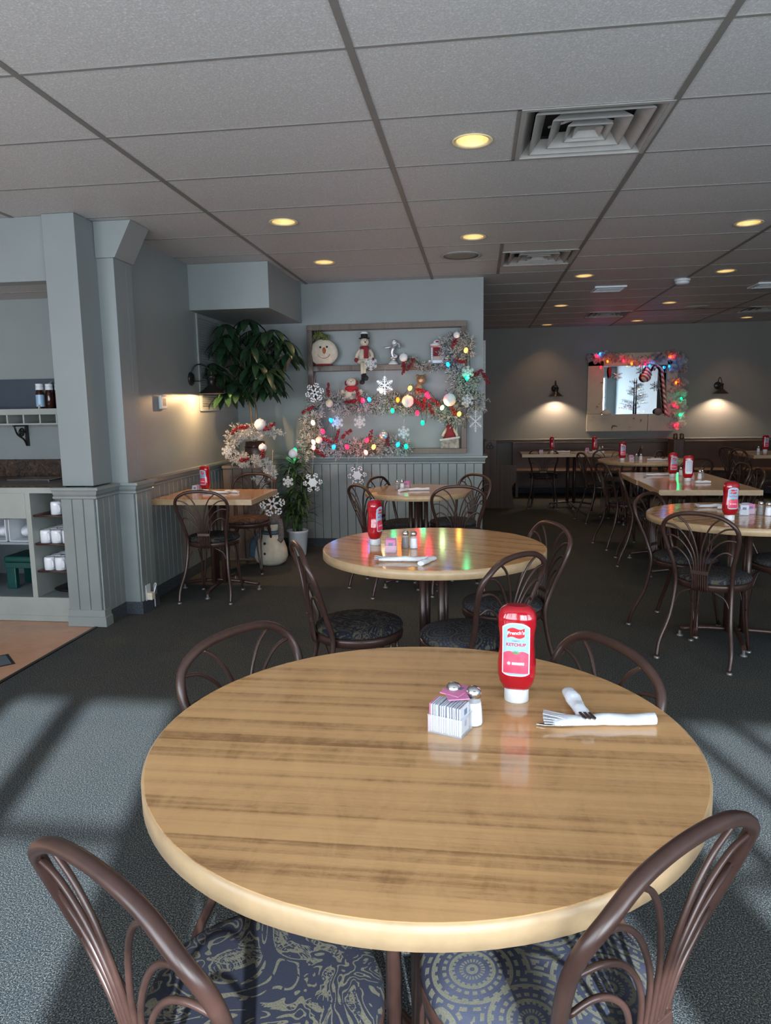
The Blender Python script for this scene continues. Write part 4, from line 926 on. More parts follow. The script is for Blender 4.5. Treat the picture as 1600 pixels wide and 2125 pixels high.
def berries(x, y, z, label, L=0.10, ang=None, n=44, rr=0.0085):
    t = thing('berry_spray', label, 'berries', (x, y, z)); ang = random.uniform(0, 2*pi) if ang is None else ang
    dx, dz = cos(ang), sin(ang); bm = BM(); tube(bm, [(-dx*L/2, 0.01, -dz*L/2), (dx*L/2, 0, dz*L/2)], 0.0025, 5); obj('stem', bm, M_BERRY, t); bm = BM()
    for i in range(n):
        s = random.uniform(-0.5, 0.5); o_ = 0.018*(1-abs(s)); ball(bm, (dx*L*s+random.uniform(-o_, o_), random.uniform(-o_, o_*0.3), dz*L*s+random.uniform(-o_, o_)), rr*random.uniform(0.7, 1.1), 0, 6, 4)
    o = obj('berries', bm, M_BERRY, t); o['kind'] = 'stuff'; return t
def snowflake(x, y, z, r, kind, label, rot=0.0, mt=None, group=None, sx=1.0, rz=0.0):
    bm = BM(); th = 0.006 if r > 0.06 else 0.004
    def bar(p, q_, w):
        p, q_ = Vector(p), Vector(q_); d = (q_-p); L = d.length; a = math.atan2(d.y, d.x); c = (p+q_)/2
        vs = []
        for yy in (-th/2, th/2):
            for u, v in ((-L/2, -w/2), (L/2, -w/2), (L/2, w/2), (-L/2, w/2)): vs.append(bm.verts.new(((c.x+u*cos(a)-v*sin(a))*sx, yy, c.y+u*sin(a)+v*cos(a))))
        for f in ((0, 1, 2, 3), (7, 6, 5, 4), (0, 4, 5, 1), (1, 5, 6, 2), (2, 6, 7, 3), (3, 7, 4, 0)): bm.faces.new([vs[i] for i in f])
    for k in range(6):
        a = rot+k*pi/3; e = (r*cos(a), r*sin(a)); w = r*{'plain': 0.16, 'disc': 0.16, 'lattice': 0.11, 'fine': 0.085}[kind]; bar((0, 0), e, w)
        spec = {'plain': [(0.52, 0.36), (0.80, 0.24)], 'fine': [(0.35, 0.30), (0.55, 0.28), (0.75, 0.2), (0.9, 0.12)], 'lattice': [(0.42, 0.30), (0.68, 0.34), (0.88, 0.18)], 'disc': [(0.60, 0.30), (0.84, 0.2)]}[kind]
        for s, l in spec:
            for sg in (-1, 1): bar((r*s*cos(a), r*s*sin(a)), (r*s*cos(a)+r*l*cos(a+sg*radians(55)), r*s*sin(a)+r*l*sin(a+sg*radians(55))), w*(0.8 if kind != 'fine' else 0.45))
        if kind == 'lattice':
            a2 = a+pi/3; bar((r*0.45*cos(a), r*0.45*sin(a)), (r*0.45*cos(a2), r*0.45*sin(a2)), w)
    if kind == 'disc': prism(bm, [(0.42*r*cos(2*pi*k/24), 0.42*r*sin(2*pi*k/24)) for k in range(24)], -th*0.7, 'y', th*1.4)
    o = obj('snowflake', bm, mt or M_WHITE); o.location = (x, y, z); o.rotation_euler = (0, 0, rz); tag(o, label, 'snowflake', group)
    if True:
        L = 0.07 if r < 0.07 else 0.20
        if z > 1.5: L = 0.10
        if r > 0.11: L = 0.36
        bm = BM(); tube(bm, [(0, 0, r*0.95), (0.001, 0.03, r*0.95+L*0.6), (0.002, 0.07 if y < 7 else 0.02, r*0.95+L)], 0.0012, 5); obj('hanging_string', bm, M_CREAM, o)
    return o

# ------------------------------------------------------------------ decorated frame on the back wall
t = thing('display_frame', 'large rustic wooden frame with one shelf, hung on the blue-grey wall', 'frame', (-0.87, 6.985, 1.565))
hw, zt, zb, d0 = 0.765, 0.62, -0.62, -0.12
for a in ((-hw, hw, zt-0.05, zt), (-hw, hw, zb, zb+0.05)):
    bm = BM(); box(bm, a[0], a[1], d0, 0, a[2], a[3]); obj('frame_rail', bm, M_RUSTIC, t, 0.003)
for a in ((-hw, -hw+0.05), (hw-0.05, hw)):
    bm = BM(); box(bm, a[0], a[1], d0, 0, zb+0.05, zt-0.05); obj('frame_post', bm, M_RUSTICY, t, 0.003)
bm = BM(); box(bm, -hw+0.05, hw-0.13, d0+0.005, 0, 0.185, 0.235); obj('shelf', bm, M_RUSTIC, t, 0.003)
SH = 1.80    # shelf top
garland('flocked pine garland across the middle of the frame', [(-1.565, 1.407), (-1.42, 1.451), (-1.278, 1.434), (-1.16, 1.433), (-1.043, 1.412), (-0.925, 1.443), (-0.808, 1.464), (-0.693, 1.425), (-0.577, 1.437), (-0.462, 1.39), (-0.348, 1.365), (-0.256, 1.328), (-0.165, 1.308)], 6.85, 0.125, 7)
garland('flocked pine garland along the bottom rail of the frame', [(-1.76, 0.97), (-1.66, 1.0), (-1.60, 1.2), (-1.58, 1.30), (-1.613, 1.245), (-1.569, 1.104), (-1.475, 1.033), (-1.356, 1.008), (-1.213, 1.007), (-1.071, 1.015), (-0.929, 1.028), (-0.812, 1.027), (-0.70, 1.01)], 6.82, 0.11, 6)
garland('flocked pine garland climbing the right post of the frame', [(-0.27, 1.88), (-0.25, 1.97), (-0.187, 1.99), (-0.12, 1.94), (-0.187, 1.832), (-0.21, 1.722), (-0.165, 1.632), (-0.06, 1.62), (-0.187, 1.52), (-0.10, 1.46), (0.02, 1.44)], 6.83, 0.12, 7)
garland('short flocked garland draped over the right of the shelf', [(-0.70, 1.85), (-0.60, 1.83), (-0.50, 1.77), (-0.43, 1.77), (-0.35, 1.79)], 6.85, 0.055, 4, 22, 0.032)
string_lights('coloured string lights through the middle garland', [(-1.078, 1.463, 'red'), (-1.017, 1.471, 'blue'), (-0.745, 1.462, 'orange'), (-0.629, 1.568, 'amber'), (-0.797, 1.363, 'green'), (-0.9, 1.55, 'warm'), (-0.471, 1.51, 'red'), (-0.46, 1.49, 'red'), (-0.563, 1.337, 'red'), (-0.33, 1.383, 'lime'), (-0.513, 1.246, 'green'), (-0.172, 1.323, 'amber')], 6.72, r=0.022)
string_lights('three-bulb light string up the right side of the frame', [(-0.11, 1.902, 'amber'), (-0.275, 1.778, 'blue'), (-0.101, 1.651, 'green')], 6.72, r=0.022)
string_lights('coloured string lights through the bottom garland', [(-1.561, 1.26, 'warm'), (-1.385, 1.28, 'blue'), (-1.468, 1.176, 'red'), (-1.562, 1.075, 'warm'), (-1.563, 1.024, 'pink'), (-1.364, 1.027, 'blue'), (-1.236, 1.026, 'red'), (-1.043, 1.088, 'red'), (-0.979, 1.024, 'amber'), (-1.055, 0.973, 'pink'), (-0.747, 1.045, 'blue'), (-0.669, 1.026, 'green'), (-1.745, 0.997, 'green')], 6.70, r=0.023)
for x, z, r, l, rb in [(-1.406, 1.441, .036, 'plain cream bauble at the left of the middle garland', 0), (-0.653, 1.447, .056, 'large swirled white bauble at the centre of the middle garland', 1), (-0.262, 1.454, .06, 'large ribbed white bauble at the right of the middle garland', 1),
                       (-0.69, 1.854, .04, 'smooth white bauble on the shelf between the figurine and the little shop', 0), (-0.195, 2.044, .03, 'small white bauble at the top right corner of the frame', 0), (-1.515, 1.092, .034, 'peach-lit bauble at the lower left corner of the frame', 0), (-0.888, 1.132, .042, 'silvery bauble above the bottom garland', 0)]:
    bauble(x, 6.74, z, r, l, M_SILVER if 'silvery' in l else (M_CREAM if 'cream' in l or 'peach' in l else M_WHITEF), rb)
GF = 'small lattice snowflakes hanging on the frame'
for x, z, l in [(-0.993, 1.80, 'beside the sitting snowman, on the shelf edge'), (-1.324, 1.257, 'left one hanging under the middle garland'), (-1.109, 1.259, 'second one hanging under the middle garland'), (-0.692, 1.159, 'hanging low in the right part of the frame'), (-0.091, 1.701, 'upper one on the right post'), (-0.095, 1.442, 'lower one on the right post')]:
    snowflake(x, 6.70, z, 0.058 if x != -0.993 else 0.062, 'lattice', 'small white lattice snowflake, '+l, pi/6, group=GF)
snowflake(-1.536, 6.70, 1.543, 0.092, 'plain', 'thick white snowflake at the upper left of the frame', 0.25)
snowflake(-0.867, 6.72, 1.598, 0.085, 'fine', 'glittery feathered snowflake rising from the middle garland', pi/6, M_SILVER)
snowflake(-0.02, 6.68, 1.254, 0.10, 'fine', 'tall cream snowflake beyond the right post of the frame', pi/6, M_WHITEF, sx=0.62)
snowflake(-1.147, 6.72, 0.752, 0.092, 'disc', 'large white snowflake hanging before the beadboard', 0.1)
for i, (x, z) in enumerate([(-1.618, 1.384), (-1.415, 1.573), (-1.202, 1.456), (-1.122, 1.504), (-0.626, 1.781), (-0.69, 1.765), (-0.208, 1.995), (-0.163, 1.806), (-0.007, 1.693), (0.073, 1.647), (-0.519, 1.539), (-0.502, 1.413), (-0.389, 1.434), (-0.434, 1.367), (-1.341, 1.127), (-1.512, 0.966), (-1.013, 1.124), (-1.247, 1.149), (-0.85, 1.09), (-1.44, 1.09), (-0.56, 1.43), (-0.23, 1.36)]):
    L = ['at the far left end of the middle garland', 'standing upright left of the plush snowman', 'below the plush snowman', 'right of the plush snowman', 'drooping over the shelf, front', 'drooping over the shelf, left', 'by the top right bauble', 'above the blue bulb at right', 'right of the green bulb', 'past the wall edge at right', 'above the big red bulb', 'right of the big swirled bauble', 'in the dark cluster right of centre', 'below the dark cluster right of centre', 'above the bottom garland at left', 'at the lower left, under the pink bulb', 'above the bottom red bulb', 'between the bottom blue and red bulbs', 'left of the last blue bulb', 'above the two bright lower left bulbs', 'under the big red bulb', 'left of the amber bulb at right']
    berries(x, 6.75, z, 'dark red berry spray '+L[i], 0.13 if i in (0, 1) else 0.12, {0: 0.5, 1: 1.6}.get(i))

# figurines on the frame
def eye(bm, p, r): ball(bm, p, r, 0, 8, 6)
t = thing('snowman_head', 'round painted snowman head with mossy hat on the shelf, top left', 'decoration', (-1.483, 6.90, SH))
bm = BM(); ball(bm, (0, 0, 0.128), 0.13, 0, 28, 18, 1.08, 0.42, 0.98)
for v in bm.verts: v.co.x *= 1+0.10*max(0, 0.5-abs(v.co.z-0.08)/0.13)
obj('face', bm, M_CREAM, t)
bm = BM()
for k in range(70):
    a = random.uniform(0, pi*2); r = random.uniform(0, 0.085); ball(bm, (-0.02+r*cos(a), 0.02*sin(a)-0.005, 0.245+0.04*(1-r/0.09)+random.uniform(0, 0.03)), random.uniform(0.010, 0.018), 0, 6, 4)
for k in range(12): tube(bm, [(-0.05, 0, 0.27), (-0.06+random.uniform(-.03, .05), random.uniform(-.02, .02), 0.32+random.uniform(0, .03))], 0.006, 5)
obj('mossy_hat', bm, M_MOSS, t)
bm = BM(); eye(bm, (-0.018, -0.054, 0.175), 0.010); obj('eye', bm, M_BLKF, t); bm = BM(); eye(bm, (0.046, -0.052, 0.177), 0.010); obj('eye', bm, M_BLKF, t)
bm = BM(); ball(bm, (0.020, -0.062, 0.142), 0.016, 0, 12, 10, 1.0, 1.2, 1.9); obj('carrot_nose', bm, M_ORANGE, t)
bm = BM(); tube(bm, [(0.014+0.062*cos(a), -0.050, 0.125+0.055*sin(a)) for a in [pi*1.08+0.84*pi*k/12 for k in range(13)]], 0.0022, 6); obj('smile', bm, M_REDF, t)
bm = BM(); ball(bm, (0.0, -0.01, 0.012), 0.011, 0, 12, 6, 8.5, 3.5, 1.0); obj('scarf', bm, M_REDF, t)

t = thing('sitting_snowman', 'snowman doll in top hat sitting on the shelf with dangling black boots', 'decoration', (-1.08, 6.905, SH))
bm = BM(); ball(bm, (-0.005, 0, 0.085), 0.062, 0, 18, 12, 0.95, 0.75, 1.35); ball(bm, (-0.01, -0.01, 0.03), 0.06, 0, 18, 12, 1.1, 0.9, 0.55); obj('body', bm, M_CREAM, t)
bm = BM(); ball(bm, (0, -0.015, 0.215), 0.043, 0, 18, 12, 1, 0.95, 0.95); obj('head', bm, M_CREAM, t)
bm = BM(); lathe(bm, [(0.052, 0.248), (0.054, 0.254), (0.034, 0.258), (0.032, 0.300), (0.034, 0.308), (0.0001, 0.309)], 20, 0.0, -0.012); obj('top_hat', bm, M_BLKF, t)
bm = BM(); lathe(bm, [(0.0345, 0.292), (0.037, 0.300), (0.030, 0.313), (0.0001, 0.316)], 16, 0.0, -0.012); obj('snow_cap', bm, M_WHITEF, t)
bm = BM(); tube(bm, [(0.014, -0.05, 0.212), (0.022, -0.085, 0.203)], [0.009, 0.002], 8); obj('carrot_nose', bm, M_ORANGE, t)
for x in (0.004, 0.026): bm = BM(); eye(bm, (x, -0.055, 0.226), 0.0035); obj('eye', bm, M_BLKF, t)
bm = BM(); ball(bm, (0, -0.01, 0.165), 0.045, 0, 16, 8, 1.05, 0.95, 0.42); box(bm, 0.0, 0.045, -0.062, -0.048, 0.06, 0.16); obj('scarf', bm, M_REDF, t)
for sg in (-1, 1):
    bm = BM(); tube(bm, catmull([(sg*0.045, 0, 0.14), (sg*0.072, -0.015, 0.10), (sg*0.078, -0.03, 0.065)], 5), [0.018, 0.016], 10); obj('arm', bm, M_CREAM, t)
    bm = BM(); ball(bm, (sg*0.079, -0.033, 0.048), 0.018, 0, 12, 8, 1, 1, 1.2); obj('mitten', bm, M_REDF, t)
    bm = BM(); tube(bm, catmull([(sg*0.014-0.004, -0.05, 0.02), (sg*0.014, -0.092, 0.005), (sg*0.012, -0.105, -0.05), (sg*0.010, -0.105, -0.09)], 5), 0.016, 10); obj('leg', bm, M_CREAM, t)
bm = BM(); tube(bm, [(-0.006, -0.105, -0.085), (-0.004, -0.108, -0.15)], 0.016, 10); ball(bm, (-0.01, -0.125, -0.165), 0.026, 0, 14, 10, 1, 1.2, 0.9); obj('boot', bm, M_BLKF, t)
bm = BM(); tube(bm, [(0.012, -0.108, -0.085), (0.018, -0.112, -0.125)], 0.016, 10); ball(bm, (0.026, -0.13, -0.128), 0.027, 0, 14, 10, 1, 1.2, 1); obj('boot', bm, M_BLKF, t)

t = thing('skating_figurine', 'small silvery skating figurine on a white mound, on the shelf', 'decoration', (-0.805, 6.91, SH))
bm = BM(); lathe(bm, [(0.05, 0), (0.048, 0.010), (0.028, 0.032), (0.0001, 0.045)], 18); obj('snow_mound', bm, M_WHITEF, t)
bm = BM(); tube(bm, catmull([(0.005, 0, 0.03), (0.0, 0, 0.07), (-0.012, 0, 0.12), (0.01, 0, 0.17)], 5), [0.008, 0.02, 0.03, 0.028, 0.022, 0.02, 0.02, 0.02, 0.02, 0.02, 0.02, 0.02, 0.02, 0.02, 0.015, 0.01][:16], 10); tube(bm, catmull([(-0.005, 0, 0.10), (0.04, -0.01, 0.075), (-0.03, -0.01, 0.06)], 5), 0.010, 8); obj('body', bm, M_SILVER, t)
bm = BM(); ball(bm, (0.012, -0.005, 0.205), 0.024, 0, 14, 10); obj('head', bm, M_WHITEF, t)
bm = BM(); lathe(bm, [(0.026, 0.212), (0.024, 0.228), (0.0001, 0.238)], 14, 0.012, -0.005); obj('cap', bm, M_SILVER, t)
bm = BM(); tube(bm, [(0.01, -0.01, 0.175), (-0.045, -0.02, 0.16), (-0.085, -0.03, 0.155)], 0.007, 8); tube(bm, [(0.01, -0.01, 0.175), (0.05, -0.01, 0.185), (0.062, -0.02, 0.15)], 0.009, 8); obj('arms', bm, M_SILVER, t)
bm = BM(); tube(bm, catmull([(-0.01, -0.03, 0.17), (0.03, -0.03, 0.18), (0.055, -0.03, 0.195), (0.065, -0.03, 0.15)], 5), 0.010, 8); obj('scarf', bm, mat('chequered_scarf', (0.35, 0.35, 0.38), 0.8, 0.9, 120), t)

t = thing('toy_shop', 'miniature candy-striped shop with arched sign on the shelf at right', 'decoration', (-0.38, 6.90, SH+0.03))
bm = BM(); box(bm, -0.085, 0.085, -0.055, 0.04, -0.03, 0.0); obj('snowy_base', bm, M_WHITEF, t, 0.008)
bm = BM(); box(bm, -0.048, 0.048, 0.0, 0.035, 0.0, 0.13); box(bm, -0.048, 0.048, -0.03, 0.0, 0.0, 0.035); obj('shop_wall', bm, mat('shop_wall_cream', (0.42, 0.36, 0.30), 0.7), t)
bm = BM(); box(bm, -0.040, 0.040, -0.002, 0.0005, 0.035, 0.12); obj('shop_window', bm, M_REDF, t)
for x in (-0.052, 0.052):
    bm = BM()
    for k in range(8): ball(bm, (x, -0.035, 0.01+k*0.0165), 0.0085, 0, 8, 6)
    obj('icing_pillar', bm, M_WHITEF, t)
bm = BM(); ball(bm, (0, -0.02, 0.142), 0.03, 0, 18, 10, 2.3, 1.3, 0.75); ball(bm, (0, -0.03, 0.165), 0.022, 0, 16, 10, 1.7, 0.8, 1.0); obj('snowy_roof', bm, M_WHITEF, t)
bm = BM()
for k in range(7): box(bm, -0.055+k*0.016, -0.047+k*0.016, -0.062, -0.055, 0.115, 0.132)
obj('striped_awning', bm, M_LRED, t)
bm = BM(); ball(bm, (0, -0.049, 0.168), 0.010, 0, 12, 6, 1.8, 0.3, 0.8); obj('sign', bm, M_REDF, t)

t = thing('plush_snowman', 'plush snowman with red scarf and ear muffs sunk in the middle garland', 'decoration', (-1.21, 6.87, 1.455))
bm = BM(); ball(bm, (0, 0, 0.055), 0.078, 0, 20, 14, 1.0, 0.8, 0.95); obj('body', bm, M_CREAM, t)
bm = BM(); ball(bm, (0.0, -0.01, 0.185), 0.046, 0, 18, 12, 1.1, 0.9, 0.9); obj('head', bm, M_CREAM, t)
bm = BM(); ball(bm, (0, -0.005, 0.125), 0.055, 0, 18, 10, 1.2, 0.95, 0.55); ball(bm, (0.0, -0.035, 0.105), 0.03, 0, 14, 8, 1.2, 0.9, 0.8); obj('red_scarf', bm, mat('bright_red_cloth', (0.45, 0.015, 0.03), 0.8, 0.2, 40), t)
for sg in (-1, 1):
    bm = BM(); ball(bm, (sg*0.052, -0.005, 0.175), 0.02, 0, 12, 8, 0.7, 1, 1.2); obj('ear_muff', bm, M_REDF, t)
    bm = BM(); ball(bm, (sg*0.088, -0.01, 0.085), 0.026, 0, 12, 8, 0.9, 0.9, 1.2); obj('hand', bm, M_CREAM, t)
bm = BM(); tube(bm, [(0.005, -0.05, 0.187), (0.016, -0.075, 0.185)], [0.006, 0.002], 8); obj('nose', bm, M_ORANGE, t)
for x in (-0.014, 0.022): bm = BM(); eye(bm, (x, -0.052, 0.198), 0.0035); obj('eye', bm, M_BLKF, t)

t = thing('toy_bear', 'brown fur bear figure leaning in the middle garland, amber-lit', 'decoration', (-0.545, 6.87, 1.515))
bm = BM(); ball(bm, (-0.015, 0, 0.045), 0.045, 0, 16, 12, 0.9, 0.8, 1.3); obj('body', bm, mat('light_fur', (0.45, 0.30, 0.18), 0.9, 0.4, 60), t)
bm = BM(); ball(bm, (0.012, -0.01, 0.135), 0.045, 0, 16, 12, 1, 0.9, 0.95); obj('head', bm, M_TAN, t)
for sg in (-1, 1): bm = BM(); ball(bm, (0.012+sg*0.036, 0, 0.172), 0.015, 0, 10, 8); obj('ear', bm, M_TAN, t)
bm = BM(); ball(bm, (0.010, -0.048, 0.125), 0.018, 0, 12, 8, 1.1, 0.8, 0.8); obj('muzzle', bm, M_CREAM, t)
for sg in (-1, 1): bm = BM(); ball(bm, (0.012+sg*0.016, -0.048, 0.147), 0.004, 0, 8, 6); obj('eye', bm, M_BLKF, t)

t = thing('basket_snowman', 'small snowman in dark red coat sitting in a birch basket, lower right of frame', 'decoration', (-0.262, 6.89, 0.996))
bm = BM(); box(bm, -0.088, 0.088, -0.04, 0.04, 0.0, 0.085)
for v in bm.verts:
    if v.co.z > 0.05: v.co.z += 0.12*v.co.x+0.01
obj('birch_basket', bm, mat('birch_bark', (0.30, 0.28, 0.25), 0.9, 0.5, 25, bmp=0.6), t, 0.006)
bm = BM(); box(bm, -0.098, 0.094, -0.050, -0.036, 0.085, 0.102, rot=Matrix.Rotation(-0.13, 3, 'Y')); obj('basket_rim', bm, M_FLOCKW, t)
bm = BM(); lathe(bm, [(0.065, 0.09), (0.05, 0.15), (0.03, 0.215), (0.02, 0.225)], 16, -0.005, 0, sy=0.6); obj('red_coat', bm, M_REDF, t)
bm = BM(); ball(bm, (-0.004, -0.005, 0.250), 0.029, 0, 16, 10); obj('head', bm, M_TAN, t)
bm = BM(); lathe(bm, [(0.031, 0.258), (0.026, 0.28), (0.012, 0.296), (0.0001, 0.30)], 14, -0.004, -0.003); obj('hat', bm, M_KNIT, t)
for sg in (-1, 1): bm = BM(); tube(bm, [(sg*0.03, 0, 0.19), (sg*0.062, -0.02, 0.14), (sg*0.07, -0.03, 0.115)], 0.014, 8); obj('arm', bm, M_CREAM, t)
bm = BM(); tube(bm, [(0.07, -0.03, 0.08), (0.06, -0.03, 0.26)], 0.005, 6); obj('broom_handle', bm, M_FLOCKW, t)
t = thing('wall_picture', 'narrow pale board edge on the passage wall beside the frame wall', 'picture', (0.05, 8.0, 1.65))
bm = BM(); box(bm, 0.0, 0.03, -0.35, 0.25, -0.30, 0.42); obj('board', bm, M_FLOCKW, t, 0.003)

# ------------------------------------------------------------------ corner: stand, planter, tree, dracaena, snowman
t = thing('plant_stand', 'tall rustic dark wooden crate stand in the corner under the tree', 'plant stand', (-2.14, 6.42, 0))
for x in (-0.14, -0.047, 0.047, 0.14):
    bm = BM(); box(bm, x-0.044, x+0.044, -0.14, -0.12, 0.0, 0.86); obj('plank', bm, M_RUSTICY, t, 0.002)
for x in (-0.18, 0.166):
    bm = BM(); box(bm, x, x+0.014, -0.12, 0.14, 0.0, 0.86); obj('side_panel', bm, M_RUSTICY, t, 0.002)
bm = BM(); box(bm, -0.19, 0.19, -0.15, 0.15, 0.86, 0.885); obj('top_board', bm, M_RUSTIC, t, 0.003)
bm = BM(); box(bm, -0.18, 0.18, -0.145, 0.14, 0.0, 0.02); obj('bottom_board', bm, M_RUSTIC, t, 0.003)
t = thing('barrel_planter', 'small brown barrel planter on the rustic stand', 'planter', (-2.05, 6.42, 0.885))
bm = BM(); lathe(bm, [(0.085, 0), (0.098, 0.06), (0.100, 0.12), (0.088, 0.215), (0.078, 0.215), (0.078, 0.19), (0.0001, 0.19)], 20); obj('barrel', bm, M_TRAY, t)
for z in (0.04, 0.165): bm = BM(); tube(bm, [(0.096*cos(2*pi*k/24), 0.096*sin(2*pi*k/24), z) for k in range(24)], 0.005, 6, closed=True); obj('hoop', bm, M_BLACK, t)
def leaf(bm, p, d, L, w, droop=0.5, mi=0, fold=0.25, seg=6, up=Vector((0, 0, 1))):
    d = Vector(d).normalized(); side = d.cross(up)
    if side.length < 0.05: side = Vector((1, 0, 0))
    side.normalize(); p = Vector(p); prev = None; cur = p.copy(); dd = d.copy()
    for i in range(seg+1):
        s = i/seg; ww = w*(sin(pi*min(1, s*0.93+0.05))**0.8); nrm = side.cross(dd).normalized()
        row = [bm.verts.new(cur-side*ww+nrm*ww*fold), bm.verts.new(cur), bm.verts.new(cur+side*ww+nrm*ww*fold)]
        if prev:
            for k in range(2): f = bm.faces.new((prev[k], prev[k+1], row[k+1], row[k])); f.smooth = True; f.material_index = mi
        prev = row; cur = cur+dd*L/seg; dd = (dd+Vector((0, 0, -droop/seg))).normalized()
t = thing('potted_tree', 'tall money tree with dark palmate leaves in the corner under the soffit', 'potted plant', (0, 0, 0))
bm = BM()
tube(bm, catmull([(-2.06, 6.42, 1.07), (-2.075, 6.42, 1.3), (-2.10, 6.44, 1.55), (-2.13, 6.44, 1.85)], 6), [0.012, 0.008], 8)
tube(bm, catmull([(-2.04, 6.42, 1.07), (-2.02, 6.41, 1.35), (-2.04, 6.40, 1.6), (-1.95, 6.38, 1.9)], 6), [0.009, 0.006], 8); obj('trunk', bm, M_BARK, t)
rt = random.Random(11); CL = []
for k in range(150):
    x = rt.uniform(-2.36, -1.66); y = rt.uniform(6.0, 6.85); z = rt.uniform(1.52, 2.16)
    if ((x+2.03)/0.40)**2+((y-6.4)/0.45)**2+((z-1.83)/0.40)**2 < 1.0 and not (x > -1.8 and z < 1.68): CL.append((x, y, z))
CL = CL[:44]+[(-1.72, 6.3, 2.0), (-1.78, 6.2, 1.75), (-2.02, 6.25, 2.18), (-2.08, 6.2, 1.66), (-1.93, 6.2, 1.70), (-2.22, 6.15, 1.95), (-1.85, 6.2, 2.06), (-2.3, 6.3, 1.72), (-2.12, 6.1, 1.62)]
bm = BM(); bm2 = BM()
for x, y, z in CL:
    hub = Vector((x, y, z)); root = Vector((-2.08+(x+2.08)*0.25, 6.42+(y-6.42)*0.25, max(1.5, z-0.18)))
    tube(bm2, catmull([root, (root+hub)/2+Vector((0, 0, 0.04)), hub], 4), 0.003, 5)
    a0 = rt.uniform(0, 6.28); out = Vector((x+2.05, y-6.42, 0.0))
    for k in range(6):
        a = a0+k*2*pi/6+rt.uniform(-.15, .15); d = Vector((cos(a), sin(a), -0.35))+out*0.5
        leaf(bm, hub, d, rt.uniform(0.17, 0.25), rt.uniform(0.028, 0.038), rt.uniform(0.9, 1.6))
for x, z, a in ((-2.07, 1.24, 0.4), (-2.04, 1.18, 2.2), (-2.06, 1.2, 4.0)):
    for k in range(5): leaf(bm, (x, 6.40, z), (cos(a+k*1.2), sin(a+k*1.2), 0.3), 0.09, 0.018, 1.2)
for v in bm.verts:
    if v.co.z > 2.205: v.co.z = 2.205-(v.co.z-2.205)*0.3
    if v.co.x < -2.375: v.co.x = -2.375
    if v.co.y > 6.97: v.co.y = 6.97
obj('leaf_stalks', bm2, M_BARK, t); o = obj('leaves', bm, M_LEAF, t, fix=False); o['kind'] = 'stuff'
garland('heavily flocked garland wound around the planter and stand', [(-2.21, 1.09), (-2.17, 1.17), (-2.10, 1.21), (-2.0, 1.20), (-1.90, 1.20), (-1.80, 1.19)], 6.25, 0.09, 5, 30, 0.036, 0.93)
garland('lower loop of flocked garland hanging off the stand', [(-2.21, 1.07), (-2.17, 0.98), (-2.08, 0.93), (-1.97, 0.95), (-1.87, 0.90), (-1.83, 0.82)], 6.2, 0.075, 5, 28, 0.034, 0.93)
garland('short flocked twig low on the stand behind the big snowflake', [(-1.98, 0.79), (-1.92, 0.73), (-1.93, 0.66)], 6.2, 0.06, 4, 22, 0.03, 0.93)
garland('flocked sprig beside the snowman hat', [(-1.99, 0.50), (-1.90, 0.50), (-1.86, 0.46)], 6.22, 0.06, 4, 24, 0.03, 0.93)
bauble(-1.92, 6.18, 1.258, 0.052, 'large white bauble on top of the planter garland', M_WHITEF, True)
bauble(-1.702, 6.45, 0.982, 0.042, 'pale green-lit bauble between the stand and the frame', M_WHITEF)
bauble(-1.90, 6.16, 1.055, 0.036, 'small white bauble right of the barrel planter', M_WHITEF)
for i, (x, z, a) in enumerate([(-2.138, 1.208, 0.8), (-2.058, 1.238, 0.1), (-1.82, 1.24, 0.55), (-1.892, 1.0, 1.4), (-2.061, 0.949, 0.2)]):
    berries(x, 6.13, z, 'red berry spray '+['at the left of the planter garland', 'at the front of the planter garland', 'sticking out right of the planter', 'beside the small white bauble by the stand', 'on the lower loop of the stand garland'][i], 0.13 if i == 2 else 0.08, a)
snowflake(-1.657, 6.08, 0.757, 0.050, 'lattice', 'small lattice snowflake hanging before the striped plant', pi/6)
snowflake(-2.205, 6.08, 1.029, 0.050, 'lattice', 'small lattice snowflake hanging at the far left of the stand garland', pi/6)
snowflake(-1.458, 6.18, 0.739, 0.088, 'disc', 'large white snowflake hanging right of the striped plant', 0.1)
snowflake(-1.789, 6.02, 0.569, 0.115, 'plain', 'largest white snowflake above the floor snowman', 0.15)
t = thing('potted_dracaena', 'striped-leaf plant in a white fluted pot by the beadboard wall', 'potted plant', (-1.71, 6.56, 0))
bm = BM(); pr = [(0.072, 0), (0.078, 0.01), (0.098, 0.22), (0.104, 0.225), (0.104, 0.245), (0.094, 0.245), (0.092, 0.215), (0.0001, 0.212)]
lathe(bm, pr, 48)
for v in bm.verts:
    r = sqrt(v.co.x**2+v.co.y**2)
    if 0.02 < v.co.z < 0.221 and r > 0.07: a = math.atan2(v.co.y, v.co.x); k = 1+0.02*(1 if round(a/(2*pi)*48) % 2 else -1); v.co.x *= k; v.co.y *= k
obj('fluted_pot', bm, M_WHITE, t)
bm = BM(); lathe(bm, [(0.09, 0.215), (0.0001, 0.222)], 20); obj('soil', bm, M_SOIL, t)
rt = random.Random(5); STM = [(-0.035, 0.0, 0.58), (0.02, -0.01, 0.50), (0.03, 0.02, 0.74), (-0.01, 0.02, 0.88)]
bm2 = BM()
